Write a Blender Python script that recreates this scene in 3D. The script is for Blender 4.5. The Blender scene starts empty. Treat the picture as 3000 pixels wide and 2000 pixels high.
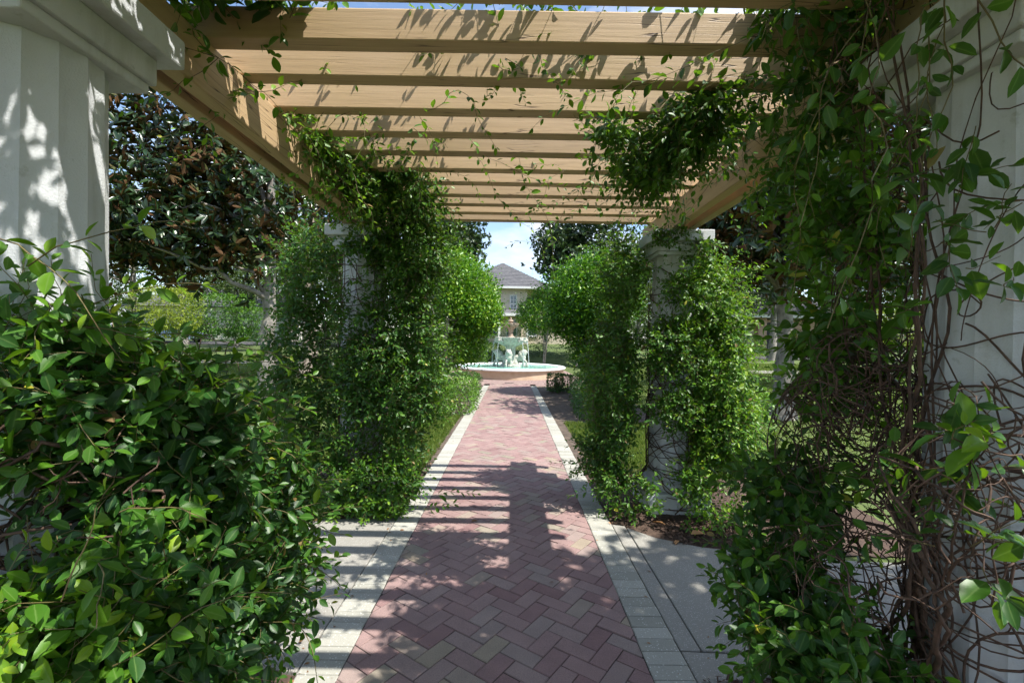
import bpy, bmesh, math, random
import numpy as np
from mathutils import Vector, Matrix

random.seed(7)
RNG = np.random.default_rng(7)
S = bpy.context.scene
C = S.collection

# ------------------------------------------------------------------ camera
CAM_H, FPX, ROLL = 1.576, 1360.0, math.radians(0.9)
cam_d = bpy.data.cameras.new('camera')
cam_d.sensor_width = 36.0
cam_d.lens = 36.0 * FPX / 3000.0
cam_d.clip_start, cam_d.clip_end = 0.05, 2000.0
cam = bpy.data.objects.new('camera', cam_d)
cam.location = (0, 0, CAM_H)
cam.rotation_euler = (math.radians(90), -ROLL, 0)
C.objects.link(cam)
S.camera = cam

# ------------------------------------------------------------------ sky
SUN = Vector((0.511, -0.284, 1.0)).normalized()          # towards the sun
elev = math.asin(SUN.z)
w = bpy.data.worlds.new('World'); S.world = w; w.use_nodes = True
nt = w.node_tree; nt.nodes.clear()
out = nt.nodes.new('ShaderNodeOutputWorld'); bg = nt.nodes.new('ShaderNodeBackground')
sky = nt.nodes.new('ShaderNodeTexSky'); sky.sky_type = 'NISHITA'; sky.sun_disc = False
sky.sun_elevation = elev; sky.sun_rotation = math.atan2(SUN.x, SUN.y)
sky.air_density = 1.0; sky.dust_density = 0.6; sky.ozone_density = 1.5
tc = nt.nodes.new('ShaderNodeTexCoord')
mp = nt.nodes.new('ShaderNodeMapping'); mp.inputs['Scale'].default_value = (1.0, 1.0, 2.6); mp.inputs['Location'].default_value = (0.35, 0.1, 0.12)
nz = nt.nodes.new('ShaderNodeTexNoise'); nz.inputs['Scale'].default_value = 3.1; nz.inputs['Detail'].default_value = 8; nz.inputs['Roughness'].default_value = 0.58
cr = nt.nodes.new('ShaderNodeValToRGB'); cr.color_ramp.elements[0].position = 0.46; cr.color_ramp.elements[1].position = 0.66
mx = nt.nodes.new('ShaderNodeMix'); mx.data_type = 'RGBA'
mx.inputs['B'].default_value = (4.3, 4.5, 4.9, 1)
nt.links.new(tc.outputs['Generated'], mp.inputs['Vector']); nt.links.new(mp.outputs['Vector'], nz.inputs['Vector'])
nt.links.new(nz.outputs['Fac'], cr.inputs['Fac']); nt.links.new(cr.outputs['Color'], mx.inputs['Factor'])
nt.links.new(sky.outputs['Color'], mx.inputs['A']); nt.links.new(mx.outputs['Result'], bg.inputs['Color'])
bg.inputs['Strength'].default_value = 0.15
nt.links.new(bg.outputs['Background'], out.inputs['Surface'])

# ------------------------------------------------------------------ sun
sd = bpy.data.lights.new('sun', 'SUN'); sd.energy = 5.0; sd.angle = math.radians(0.5); sd.color = (1.0, 0.955, 0.88)
so = bpy.data.objects.new('sun', sd); so.rotation_euler = SUN.to_track_quat('Z', 'Y').to_euler(); so.location = (6, -4, 14)
C.objects.link(so)

# ------------------------------------------------------------------ exposure
S.view_settings.view_transform = 'Standard'; S.view_settings.look = 'None'
S.view_settings.exposure = 0.88; S.view_settings.gamma = 1.0; S.view_settings.use_curve_mapping = False
S.render.engine = 'CYCLES'
S.cycles.use_denoising = True; S.cycles.use_adaptive_sampling = True; S.cycles.adaptive_threshold = 0.02; S.cycles.use_light_tree = False
S.cycles.max_bounces = 6; S.cycles.diffuse_bounces = 3; S.cycles.glossy_bounces = 2
S.cycles.transmission_bounces = 4; S.cycles.transparent_max_bounces = 6
S.cycles.caustics_reflective = False; S.cycles.caustics_refractive = False


# ================================================================== helpers
def P(px, py, Y):
    """point at depth Y seen at photograph pixel (px, py)"""
    x, y = px - 1500.0, py - 1000.0
    u = x * math.cos(ROLL) + y * math.sin(ROLL)
    v = -x * math.sin(ROLL) + y * math.cos(ROLL)
    return np.array([u * Y / FPX, Y, CAM_H - v * Y / FPX])

def mat(name):
    m = bpy.data.materials.new(name); m.use_nodes = True
    n = m.node_tree.nodes; l = m.node_tree.links
    return m, n, l, n['Principled BSDF']

def ramp(n, stops):
    r = n.new('ShaderNodeValToRGB'); e = r.color_ramp.elements
    while len(e) > 1: e.remove(e[0])
    e[0].position = stops[0][0]; e[0].color = (*stops[0][1], 1)
    for p, c in stops[1:]:
        k = e.new(p); k.color = (*c, 1)
    return r

def noise(n, l, vec, scale, detail=4, rough=0.55, mscale=None):
    if mscale:
        mpn = n.new('ShaderNodeMapping'); mpn.inputs['Scale'].default_value = mscale
        l.new(vec, mpn.inputs['Vector']); vec = mpn.outputs['Vector']
    t = n.new('ShaderNodeTexNoise'); t.inputs['Scale'].default_value = scale
    t.inputs['Detail'].default_value = detail; t.inputs['Roughness'].default_value = rough
    l.new(vec, t.inputs['Vector']); return t

def mixc(n, l, fac, a, b, mode='MIX'):
    m = n.new('ShaderNodeMix'); m.data_type = 'RGBA'; m.blend_type = mode
    for s, v in (('Factor', fac), ('A', a), ('B', b)):
        if hasattr(v, 'links'): l.new(v, m.inputs[s])
        elif s == 'Factor': m.inputs[s].default_value = v
        else: m.inputs[s].default_value = (*v, 1)
    return m.outputs['Result']

def bump(n, l, h, b, strength=0.4, dist=0.01):
    k = n.new('ShaderNodeBump'); k.inputs['Strength'].default_value = strength; k.inputs['Distance'].default_value = dist
    l.new(h, k.inputs['Height']); l.new(k.outputs['Normal'], b.inputs['Normal'])

def attr(n, name='tint'):
    a = n.new('ShaderNodeAttribute'); a.attribute_name = name; return a.outputs['Fac']

def obj_coord(n): return n.new('ShaderNodeTexCoord').outputs['Object']
def pos(n): return n.new('ShaderNodeNewGeometry').outputs['Position']

def leaf_mat(name, stops, trans=0.3, tcol=(0.30, 0.42, 0.05), rough=0.35, spec=0.5, veins=False):
    m, n, l, b = mat(name)
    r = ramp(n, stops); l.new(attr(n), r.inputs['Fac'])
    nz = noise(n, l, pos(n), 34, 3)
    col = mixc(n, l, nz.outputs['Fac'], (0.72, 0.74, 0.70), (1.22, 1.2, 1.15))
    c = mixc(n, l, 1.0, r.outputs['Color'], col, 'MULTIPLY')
    if veins:
        er = ramp(n, [(0.0, (1, 1, 1)), (0.10, (0.25, 0.25, 0.25)), (0.2, (0, 0, 0))]); l.new(attr(n, 'edge'), er.inputs['Fac'])
        c = mixc(n, l, er.outputs['Color'], c, mixc(n, l, 0.45, c, (0.22, 0.34, 0.10)))
        sp = noise(n, l, pos(n), 75, 3, 0.6); sr = ramp(n, [(0.66, (0, 0, 0)), (0.74, (1, 1, 1))]); l.new(sp.outputs['Fac'], sr.inputs['Fac'])
        c = mixc(n, l, mixc(n, l, 0.5, (0, 0, 0), sr.outputs['Color']), c, (0.10, 0.085, 0.03))
        rr = noise(n, l, pos(n), 12, 2); mr = n.new('ShaderNodeMapRange'); mr.inputs['To Min'].default_value = rough-0.08; mr.inputs['To Max'].default_value = rough+0.22
        l.new(rr.outputs['Fac'], mr.inputs['Value']); l.new(mr.outputs['Result'], b.inputs['Roughness'])
    l.new(c, b.inputs['Base Color'])
    if not veins: b.inputs['Roughness'].default_value = rough
    b.inputs['Specular IOR Level'].default_value = spec
    t = n.new('ShaderNodeBsdfTranslucent')
    l.new(mixc(n, l, 0.6, c, tcol), t.inputs['Color'])
    ms = n.new('ShaderNodeMixShader'); ms.inputs['Fac'].default_value = trans
    l.new(b.outputs['BSDF'], ms.inputs[1]); l.new(t.outputs['BSDF'], ms.inputs[2])
    l.new(ms.outputs['Shader'], n['Material Output'].inputs['Surface'])
    return m

def simple_mat(name, c1, c2, scale=8, rough=0.7, bs=0.2, bd=0.004, detail=5, mscale=None, metallic=0.0, objc=False):
    m, n, l, b = mat(name)
    v = obj_coord(n) if objc else pos(n)
    t = noise(n, l, v, scale, detail, 0.6, mscale)
    r = ramp(n, [(0.3, c1), (0.7, c2)]); l.new(t.outputs['Fac'], r.inputs['Fac'])
    l.new(r.outputs['Color'], b.inputs['Base Color']); b.inputs['Roughness'].default_value = rough
    b.inputs['Metallic'].default_value = metallic
    if bs: bump(n, l, t.outputs['Fac'], b, bs, bd)
    return m

def np_mesh(name, v, f, smooth=False, tint=None, mats=(), fmat=None, edge=None):
    """v (N,3), f (M,k) int array with k = 3 or 4"""
    me = bpy.data.meshes.new(name)
    v = np.asarray(v, dtype=np.float32); f = np.asarray(f, dtype=np.int32)
    k = f.shape[1]
    me.vertices.add(len(v)); me.vertices.foreach_set('co', v.ravel())
    me.loops.add(f.size); me.loops.foreach_set('vertex_index', f.ravel())
    me.polygons.add(len(f)); me.polygons.foreach_set('loop_start', np.arange(0, f.size, k, dtype=np.int32))
    me.polygons.foreach_set('use_smooth', np.full(len(f), smooth, dtype=bool))
    if tint is not None:
        a = me.attributes.new('tint', 'FLOAT', 'POINT'); a.data.foreach_set('value', np.asarray(tint, dtype=np.float32))
    if edge is not None:
        a = me.attributes.new('edge', 'FLOAT', 'POINT'); a.data.foreach_set('value', np.asarray(edge, dtype=np.float32))
    for m in mats: me.materials.append(m)
    if fmat is not None: me.polygons.foreach_set('material_index', np.asarray(fmat, dtype=np.int32))
    me.update(calc_edges=True)
    return me

def put(name, me, parent=None, kind=None, label=None, cat=None, group=None, loc=None):
    o = bpy.data.objects.new(name, me); C.objects.link(o)
    if parent is not None: o.parent = parent
    if loc is not None: o.location = loc
    if kind: o['kind'] = kind
    if label: o['label'] = label
    if cat: o['category'] = cat
    if group: o['group'] = group
    return o

def empty(name, loc, label, cat, group=None, rz=0.0):
    o = put(name, None, None, None, label, cat, group, loc); o.rotation_euler.z = rz
    o.empty_display_size = 0.2
    return o

class MB:
    """collects boxes / lathes / prisms into one mesh"""
    def __init__(s): s.v = []; s.f = []; s.n = 0
    def add(s, v, f):
        s.v += [tuple(map(float, p)) for p in v]; s.f += [tuple(i + s.n for i in q) for q in f]; s.n = len(s.v); return s
    def box(s, x0, x1, y0, y1, z0, z1):
        return s.add([(x0,y0,z0),(x1,y0,z0),(x1,y1,z0),(x0,y1,z0),(x0,y0,z1),(x1,y0,z1),(x1,y1,z1),(x0,y1,z1)],
                     [(0,3,2,1),(4,5,6,7),(0,1,5,4),(1,2,6,5),(2,3,7,6),(3,0,4,7)])
    def lathe(s, prof, n=32, cx=0, cy=0, mod=None, sy=1.0):
        v = []; f = []
        for j, (r, z) in enumerate(prof):
            for i in range(n):
                a = 2*math.pi*i/n; k = mod(a, j, r) if mod else 1.0
                v.append((cx + r*k*math.cos(a), cy + r*k*math.sin(a)*sy, z))
        for j in range(len(prof)-1):
            for i in range(n):
                i2 = (i+1) % n
                f.append((j*n+i, j*n+i2, (j+1)*n+i2, (j+1)*n+i))
        f.append(tuple(range(n-1, -1, -1))); f.append(tuple((len(prof)-1)*n+i for i in range(n)))
        return s.add(v, f)
    def prism(s, poly, z0, z1):
        n = len(poly)
        return s.add([(x, y, z0) for x, y in poly] + [(x, y, z1) for x, y in poly],
                     [tuple(range(n-1, -1, -1)), tuple(range(n, 2*n))] + [(i, (i+1) % n, n+(i+1) % n, n+i) for i in range(n)])
    def mesh(s, name, m, smooth=False, bevel=0.0, seg=2, tint=None):
        me = bpy.data.meshes.new(name); me.from_pydata(s.v, [], s.f); me.update()
        if bevel:
            bm = bmesh.new(); bm.from_mesh(me)
            ed = [e for e in bm.edges if e.is_manifold and e.calc_face_angle(0) > 0.5]
            bmesh.ops.bevel(bm, geom=ed, offset=bevel, segments=seg, affect='EDGES', profile=0.5)
            bm.to_mesh(me); bm.free()
        if smooth:
            me.polygons.foreach_set('use_smooth', [True]*len(me.polygons))
            me.set_sharp_from_angle(angle=math.radians(40))
        if tint is not None:
            a = me.attributes.new('tint', 'FLOAT', 'POINT'); a.data.foreach_set('value', np.full(len(me.vertices), tint, dtype=np.float32))
        me.materials.append(m)
        return me

def tube_arrays(polys, radii, sides=4):
    """polys: list of (n,3); radii: list of (n,) -> verts, quads"""
    V = []; F = []; base = 0
    ang = np.arange(sides) * 2*np.pi/sides
    ca, sa = np.cos(ang), np.sin(ang)
    for p, r in zip(polys, radii):
        p = np.asarray(p, float); n = len(p)
        t = np.gradient(p, axis=0); t /= np.linalg.norm(t, axis=1, keepdims=True) + 1e-9
        ref = np.where(np.abs(t[:, 2:3]) < 0.9, np.array([[0, 0, 1.0]]), np.array([[1.0, 0, 0]]))
        a = np.cross(t, ref); a /= np.linalg.norm(a, axis=1, keepdims=True) + 1e-9
        b = np.cross(t, a)
        r = np.asarray(r).reshape(n, 1, 1)
        V.append((p[:, None, :] + r*(a[:, None, :]*ca[None, :, None] + b[:, None, :]*sa[None, :, None])).reshape(-1, 3))
        i = np.arange(n-1)[:, None]*sides + np.arange(sides)[None, :]
        j = np.arange(n-1)[:, None]*sides + (np.arange(sides)[None, :] + 1) % sides
        F.append((np.stack([i, j, j+sides, i+sides], axis=-1).reshape(-1, 4)) + base)
        base += n*sides
    return np.concatenate(V), np.concatenate(F)

def unit(a):
    a = np.asarray(a, float); return a / (np.linalg.norm(a, axis=-1, keepdims=True) + 1e-9)

def frames(d, nrm):
    d = unit(d); z = nrm - (nrm*d).sum(-1, keepdims=True)*d; z = unit(z); y = np.cross(z, d)
    return np.stack([d, y, z], axis=-1)          # columns

# leaf templates: length 1 along +X, lying in XY, normal +Z
def edge_of(tv):
    e = np.zeros(len(tv)); k = np.arange(1, len(tv)-1); e[k[(k-1) % 3 != 1]] = 1.0; return e

def leaf_template(xs, ws, fold, curl):
    v = [(0, 0, 0)]; f = []
    for x, ww in zip(xs, ws):
        z = -curl*x*x
        v += [(x, ww, z+fold*ww), (x, 0, z), (x, -ww, z+fold*ww)]
    v.append((1, 0, -curl)); k = len(xs)
    f += [(0, 2, 1), (0, 3, 2)]
    for i in range(k-1):
        a = 1+3*i; b = a+3
        f += [(a, a+1, b+1), (a, b+1, b), (a+1, a+2, b+2), (a+1, b+2, b+1)]
    a = 1+3*(k-1); t = 1+3*k
    f += [(a, a+1, t), (a+1, a+2, t)]
    return np.array(v, float), np.array(f, int)

LEAF_FINE = leaf_template([0.12, 0.34, 0.6, 0.84], [0.11, 0.215, 0.22, 0.12], 0.45, 0.10)
LEAF_MID = leaf_template([0.3, 0.7], [0.2, 0.2], 0.4, 0.12)
LEAF_LOW = leaf_template([0.5], [0.24], 0.35, 0.10)
LEAF_LONG = leaf_template([0.35, 0.75], [0.15, 0.13], 0.4, 0.14)

def instance_mesh(name, tpl, p, R, tint, mats, under=None, smooth=True):
    tv, tf = tpl; N = len(p)
    v = np.einsum('nij,vj->nvi', R, tv) + p[:, None, :]
    f = tf[None, :, :] + (np.arange(N)*len(tv))[:, None, None]
    t = np.repeat(tint, len(tv))
    v = v.reshape(-1, 3); f = f.reshape(-1, 3); fm = None
    if under is not None:                          # a second skin below each leaf, for leaves with another underside
        off = R[:, :, 2] * under
        v2 = (v.reshape(N, -1, 3) - off[:, None, :]).reshape(-1, 3)
        f2 = f[:, ::-1] + len(v)
        fm = np.concatenate([np.zeros(len(f)), np.ones(len(f2))]).astype(int)
        v = np.concatenate([v, v2]); f = np.concatenate([f, f2]); t = np.concatenate([t, t])
    return np_mesh(name, v, f, smooth, t, mats, fm, np.tile(edge_of(tv), len(v)//len(tv)))

def project(p):
    p = np.asarray(p); Y = np.maximum(p[:, 1], 1e-3)
    u = p[:, 0]*FPX/Y; v = (CAM_H - p[:, 2])*FPX/Y
    return 1500 + u*math.cos(ROLL) - v*math.sin(ROLL), 1000 + u*math.sin(ROLL) + v*math.cos(ROLL)


# ================================================================== materials
# white stucco
m, n, l, b = mat('white_stucco'); STUCCO = m
t1 = noise(n, l, pos(n), 160, 5, 0.7); t2 = noise(n, l, pos(n), 5, 5)
c = mixc(n, l, t2.outputs['Fac'], (0.49, 0.515, 0.535), (0.64, 0.665, 0.685))
t3 = noise(n, l, pos(n), 9, 6, 0.65, (1, 1, 0.16)); sr = ramp(n, [(0.50, (0, 0, 0)), (0.72, (1, 1, 1))]); l.new(t3.outputs['Fac'], sr.inputs['Fac'])
c = mixc(n, l, mixc(n, l, 0.5, (0, 0, 0), sr.outputs['Color']), c, (0.30, 0.295, 0.25))
t4 = noise(n, l, pos(n), 17, 7, 0.7); sr4 = ramp(n, [(0.62, (0, 0, 0)), (0.70, (1, 1, 1))]); l.new(t4.outputs['Fac'], sr4.inputs['Fac'])
c = mixc(n, l, mixc(n, l, 0.35, (0, 0, 0), sr4.outputs['Color']), c, (0.24, 0.25, 0.19))
l.new(c, b.inputs['Base Color']); b.inputs['Roughness'].default_value = 0.85
bump(n, l, t1.outputs['Fac'], b, 0.6, 0.005)

# tan painted timber
m, n, l, b = mat('tan_timber'); TIMBER = m
oc = obj_coord(n)
g1 = noise(n, l, oc, 14, 6, 0.6, (0.18, 4.0, 4.0)); g2 = noise(n, l, oc, 3.0, 4, 0.6, (0.5, 2.5, 2.5)); g3 = noise(n, l, oc, 3.2, 2, 0.4, (0.35, 6.0, 8.0))
c1 = mixc(n, l, g1.outputs['Fac'], (0.44, 0.31, 0.18), (0.63, 0.475, 0.30))
c2 = mixc(n, l, g2.outputs['Fac'], (0.82, 0.80, 0.76), (1.12, 1.1, 1.06))
c3 = mixc(n, l, 1.0, c1, c2, 'MULTIPLY')
oi = n.new('ShaderNodeObjectInfo'); c3 = mixc(n, l, 1.0, c3, mixc(n, l, oi.outputs['Random'], (0.84, 0.83, 0.80), (1.10, 1.08, 1.04)), 'MULTIPLY')
kv = n.new('ShaderNodeTexVoronoi'); kv.inputs['Scale'].default_value = 2.2
kadd = n.new('ShaderNodeVectorMath'); kadd.operation = 'ADD'; l.new(oc, kadd.inputs[0]); l.new(oi.outputs['Location'], kadd.inputs[1]); l.new(kadd.outputs[0], kv.inputs['Vector'])
kr = ramp(n, [(0.0, (1, 1, 1)), (0.028, (0.8, 0.8, 0.8)), (0.05, (0, 0, 0))]); l.new(kv.outputs['Distance'], kr.inputs['Fac'])
c3 = mixc(n, l, kr.outputs['Color'], c3, (0.17, 0.085, 0.035))
st = noise(n, l, oc, 5, 5, 0.6, (0.25, 1.2, 1.2)); str_ = ramp(n, [(0.55, (0, 0, 0)), (0.75, (1, 1, 1))]); l.new(st.outputs['Fac'], str_.inputs['Fac'])
c3 = mixc(n, l, mixc(n, l, 0.45, (0, 0, 0), str_.outputs['Color']), c3, (0.25, 0.17, 0.10))
ck = ramp(n, [(0.0, (0, 0, 0)), (0.487, (0, 0, 0)), (0.497, (1, 1, 1)), (0.503, (1, 1, 1)), (0.513, (0, 0, 0))])
l.new(g3.outputs['Fac'], ck.inputs['Fac'])
gate = noise(n, l, oc, 1.3, 2, 0.5); gr = ramp(n, [(0.47, (0, 0, 0)), (0.55, (1, 1, 1))]); l.new(gate.outputs['Fac'], gr.inputs['Fac'])
crk = mixc(n, l, 1.0, ck.outputs['Color'], gr.outputs['Color'], 'MULTIPLY')
l.new(mixc(n, l, crk, c3, (0.075, 0.04, 0.02)), b.inputs['Base Color']); b.inputs['Roughness'].default_value = 0.62
hh = n.new('ShaderNodeMath'); hh.operation = 'SUBTRACT'; l.new(g1.outputs['Fac'], hh.inputs[0]); l.new(crk, hh.inputs[1])
bump(n, l, hh.outputs[0], b, 0.35, 0.004)

# red brick pavers
m, n, l, b = mat('brick_paver'); BRICK = m
r = ramp(n, [(0.0, (0.215, 0.130, 0.130)), (0.3, (0.252, 0.168, 0.164)), (0.55, (0.270, 0.190, 0.182)), (0.75, (0.265, 0.212, 0.197)), (0.9, (0.285, 0.238, 0.185)), (1.0, (0.25, 0.222, 0.18))])
l.new(attr(n), r.inputs['Fac'])
s1 = noise(n, l, pos(n), 210, 4, 0.75); s2 = noise(n, l, pos(n), 7, 5); s3 = noise(n, l, pos(n), 1.3, 4)
cc = mixc(n, l, s1.outputs['Fac'], (0.22, 0.22, 0.24), (1.78, 1.75, 1.72))
c = mixc(n, l, 1.0, r.outputs['Color'], cc, 'MULTIPLY')
c = mixc(n, l, 1.0, c, mixc(n, l, s2.outputs['Fac'], (0.75, 0.75, 0.75), (1.22, 1.2, 1.18)), 'MULTIPLY')
c = mixc(n, l, 1.0, c, mixc(n, l, s3.outputs['Fac'], (0.80, 0.82, 0.80), (1.2, 1.17, 1.15)), 'MULTIPLY')
l.new(c, b.inputs['Base Color']); b.inputs['Roughness'].default_value = 0.9
bump(n, l, s1.outputs['Fac'], b, 0.5, 0.002)

# pale shell pavers and concrete
def shelly(name, c0, c1, fleck, fscale, famt, thr):
    m, n, l, b = mat(name)
    s1 = noise(n, l, pos(n), 190, 4, 0.75); s2 = noise(n, l, pos(n), 2.2, 7, 0.65)
    c = mixc(n, l, s2.outputs['Fac'], c0, c1)
    c = mixc(n, l, 1.0, c, mixc(n, l, attr(n), (0.84, 0.84, 0.82), (1.1, 1.1, 1.1)), 'MULTIPLY')
    c = mixc(n, l, 1.0, c, mixc(n, l, s1.outputs['Fac'], (0.50, 0.50, 0.50), (1.5, 1.5, 1.48)), 'MULTIPLY')
    vo = n.new('ShaderNodeTexVoronoi'); vo.inputs['Scale'].default_value = fscale; l.new(pos(n), vo.inputs['Vector'])
    fr = ramp(n, [(thr, (1, 1, 1)), (thr+0.06, (0, 0, 0))]); l.new(vo.outputs['Distance'], fr.inputs['Fac'])
    sep = n.new('ShaderNodeSeparateColor'); l.new(vo.outputs['Color'], sep.inputs['Color'])
    pick = n.new('ShaderNodeMath'); pick.operation = 'GREATER_THAN'; pick.inputs[1].default_value = 1.0 - famt; l.new(sep.outputs['Red'], pick.inputs[0])
    mu = n.new('ShaderNodeMath'); mu.operation = 'MULTIPLY'; l.new(fr.outputs['Color'], mu.inputs[0]); l.new(pick.outputs[0], mu.inputs[1])
    l.new(mixc(n, l, mu.outputs[0], c, fleck), b.inputs['Base Color']); b.inputs['Roughness'].default_value = 0.9
    bump(n, l, s1.outputs['Fac'], b, 0.4, 0.002)
    return m
PAVER = shelly('pale_shell_paver', (0.27, 0.267, 0.235), (0.38, 0.372, 0.33), (0.55, 0.55, 0.51), 70, 0.5, 0.22)
CONCRETE = shelly('shell_concrete', (0.215, 0.205, 0.185), (0.31, 0.298, 0.27), (0.46, 0.45, 0.42), 110, 0.5, 0.25)

SAND = simple_mat('dark_joint_sand', (0.02, 0.016, 0.013), (0.05, 0.04, 0.032), 60, 0.95, 0.3)
SOIL = simple_mat('dark_soil', (0.05, 0.036, 0.026), (0.13, 0.098, 0.075), 9, 0.95, 0.8, 0.02, 8)
MULCH = simple_mat('bark_mulch', (0.032, 0.019, 0.013), (0.105, 0.064, 0.044), 40, 0.9, 0.6, 0.01)
GRASS_G = simple_mat('lawn_ground', (0.045, 0.075, 0.014), (0.11, 0.15, 0.035), 2.2, 0.95, 0.7, 0.03, 9)
STEM = simple_mat('vine_stem_bark', (0.035, 0.02, 0.014), (0.13, 0.075, 0.05), 30, 0.8, 0.4, 0.002)
TWIG = simple_mat('green_twig', (0.10, 0.07, 0.03), (0.17, 0.15, 0.05), 14, 0.6, 0.0)
BARK = simple_mat('grey_bark', (0.10, 0.09, 0.08), (0.34, 0.31, 0.27), 7, 0.9, 0.7, 0.02, 8)
BARK_PALE = simple_mat('pale_peeling_bark', (0.16, 0.12, 0.09), (0.46, 0.40, 0.33), 5, 0.85, 0.6, 0.02, 8, (1, 1, 0.35))
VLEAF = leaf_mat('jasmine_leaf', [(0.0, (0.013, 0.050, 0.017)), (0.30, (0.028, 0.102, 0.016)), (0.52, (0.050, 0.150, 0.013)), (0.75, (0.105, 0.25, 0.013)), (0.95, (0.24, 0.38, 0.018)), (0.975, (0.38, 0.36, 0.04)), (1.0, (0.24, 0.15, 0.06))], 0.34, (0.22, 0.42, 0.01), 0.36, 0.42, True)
MAG_TOP = leaf_mat('magnolia_leaf_top', [(0.0, (0.010, 0.026, 0.011)), (0.6, (0.022, 0.055, 0.017)), (1.0, (0.060, 0.105, 0.024))], 0.10, (0.2, 0.28, 0.03), 0.30, 0.5)
MAG_UND = leaf_mat('magnolia_leaf_underside', [(0.0, (0.060, 0.030, 0.013)), (0.45, (0.105, 0.052, 0.020)), (0.65, (0.06, 0.07, 0.022)), (1.0, (0.07, 0.10, 0.03))], 0.12, (0.35, 0.16, 0.03), 0.75, 0.2)
SHRUB = leaf_mat('clipped_tree_leaf', [(0.0, (0.014, 0.062, 0.010)), (0.5, (0.046, 0.155, 0.012)), (0.8, (0.115, 0.26, 0.014)), (1.0, (0.25, 0.39, 0.02))], 0.3, (0.18, 0.45, 0.015), 0.4, 0.45)
HEDGE = leaf_mat('hedge_leaf', [(0.0, (0.012, 0.045, 0.010)), (0.6, (0.034, 0.115, 0.013)), (1.0, (0.12, 0.25, 0.018))], 0.25, (0.2, 0.4, 0.02), 0.4, 0.45)
LIME = leaf_mat('lime_bush_leaf', [(0.0, (0.07, 0.12, 0.012)), (0.6, (0.18, 0.25, 0.02)), (1.0, (0.32, 0.38, 0.035))], 0.35, (0.4, 0.5, 0.04), 0.5, 0.4)
FARLEAF = leaf_mat('oak_leaf', [(0.0, (0.018, 0.042, 0.012)), (0.6, (0.045, 0.085, 0.018)), (1.0, (0.10, 0.15, 0.03))], 0.25, (0.22, 0.3, 0.04), 0.5, 0.4)
GRASS = leaf_mat('grass_blade', [(0.0, (0.045, 0.09, 0.012)), (0.6, (0.10, 0.17, 0.022)), (1.0, (0.23, 0.25, 0.06))], 0.35, (0.3, 0.4, 0.05), 0.55, 0.3)
DRYLEAF = leaf_mat('dry_leaf', [(0.0, (0.16, 0.075, 0.03)), (1.0, (0.40, 0.22, 0.11))], 0.1, (0.4, 0.2, 0.06), 0.6, 0.3)

# ================================================================== ground
def smoothstep(a, b, x):
    t = np.clip((x-a)/(b-a), 0, 1); return t*t*(3-2*t)

def terrain(x, y):
    x = np.asarray(x, float); y = np.asarray(y, float)
    side = smoothstep(2.6, 6.5, np.abs(x)); deep = smoothstep(25.5, 31, y)
    k = np.maximum(side, deep)
    rise = np.interp(y, [-100, 6, 11, 18, 25, 35, 48, 400], [0, 0.0, 0.22, 0.56, 0.85, 1.22, 1.45, 1.6])
    return -0.035 + k*rise

def axis_pts(segs):
    o = []
    for a, b2, st in segs: o += list(np.arange(a, b2, st))
    o.append(segs[-1][1]); return np.array(o)
gx = axis_pts([(-400, -60, 40), (-60, -20, 4), (-20, -8, 1), (-8, 8, 0.4), (8, 20, 1), (20, 60, 4), (60, 400, 40)])
gy = axis_pts([(-120, -20, 20), (-20, 0, 2), (0, 30, 0.5), (30, 60, 3), (60, 600, 45)])
X, Y = np.meshgrid(gx, gy); Z = terrain(X, Y)
idx = np.arange(X.size).reshape(X.shape)
F = np.stack([idx[:-1, :-1], idx[:-1, 1:], idx[1:, 1:], idx[1:, :-1]], -1).reshape(-1, 4)
put('lawn', np_mesh('lawn', np.stack([X, Y, Z], -1).reshape(-1, 3), F, True, None, [GRASS_G]), kind='structure')

def sheet(name, x0, x1, y0, y1, st, m, zf, wob=0.06, seed=1):
    rg = np.random.default_rng(seed)
    xs = np.arange(x0, x1+st*0.5, st); ys = np.arange(y0, y1+st*0.5, st)
    X, Y = np.meshgrid(xs, ys); Z = zf(X, Y) + rg.normal(0, 0.004, X.shape)
    X = X + rg.normal(0, st*0.15, X.shape); Y = Y + rg.normal(0, st*0.15, Y.shape)
    idx = np.arange(X.size).reshape(X.shape)
    F = np.stack([idx[:-1, :-1], idx[:-1, 1:], idx[1:, 1:], idx[1:, :-1]], -1).reshape(-1, 4)
    return put(name, np_mesh(name, np.stack([X, Y, Z], -1).reshape(-1, 3), F, True, None, [m]), kind='structure')

def mound(cx, cy, rx, ry, h):
    return lambda x, y: -0.022 + h*np.exp(-((x-cx)/rx)**2-((y-cy)/ry)**2)
PXC, PHW, BW = -0.05, 0.74, 0.20                       # path centre, half width of the brick, border width
XL, XR = PXC-PHW, PXC+PHW
sheet('mulch_bed', -3.2, XL-BW-0.01, 4.0, 5.7, 0.07, MULCH, mound(-1.6, 4.8, 0.5, 0.6, 0.045), seed=2)
sheet('mulch_bed', XR+BW+0.01, 3.4, 3.55, 5.7, 0.07, MULCH, mound(1.6, 4.7, 0.5, 0.6, 0.045), seed=3)
sheet('mulch_bed', -4.2, XL-BW-0.01, -2.6, 2.3, 0.07, MULCH, mound(-1.6, 1.4, 0.5, 0.6, 0.045), seed=4)
sheet('mulch_bed', XR+BW+0.01, 4.2, -2.6, 2.27, 0.07, MULCH, mound(1.6, 1.4, 0.5, 0.6, 0.045), seed=5)
sheet('soil_strip', -1.13, XL-BW-0.005, 5.6, 16.5, 0.08, SOIL, lambda x, y: -0.018+0*x, seed=6)
sheet('soil_strip', XR+BW+0.005, 1.12, 5.6, 16.5, 0.08, SOIL, lambda x, y: -0.018+0*x, seed=7)
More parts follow.
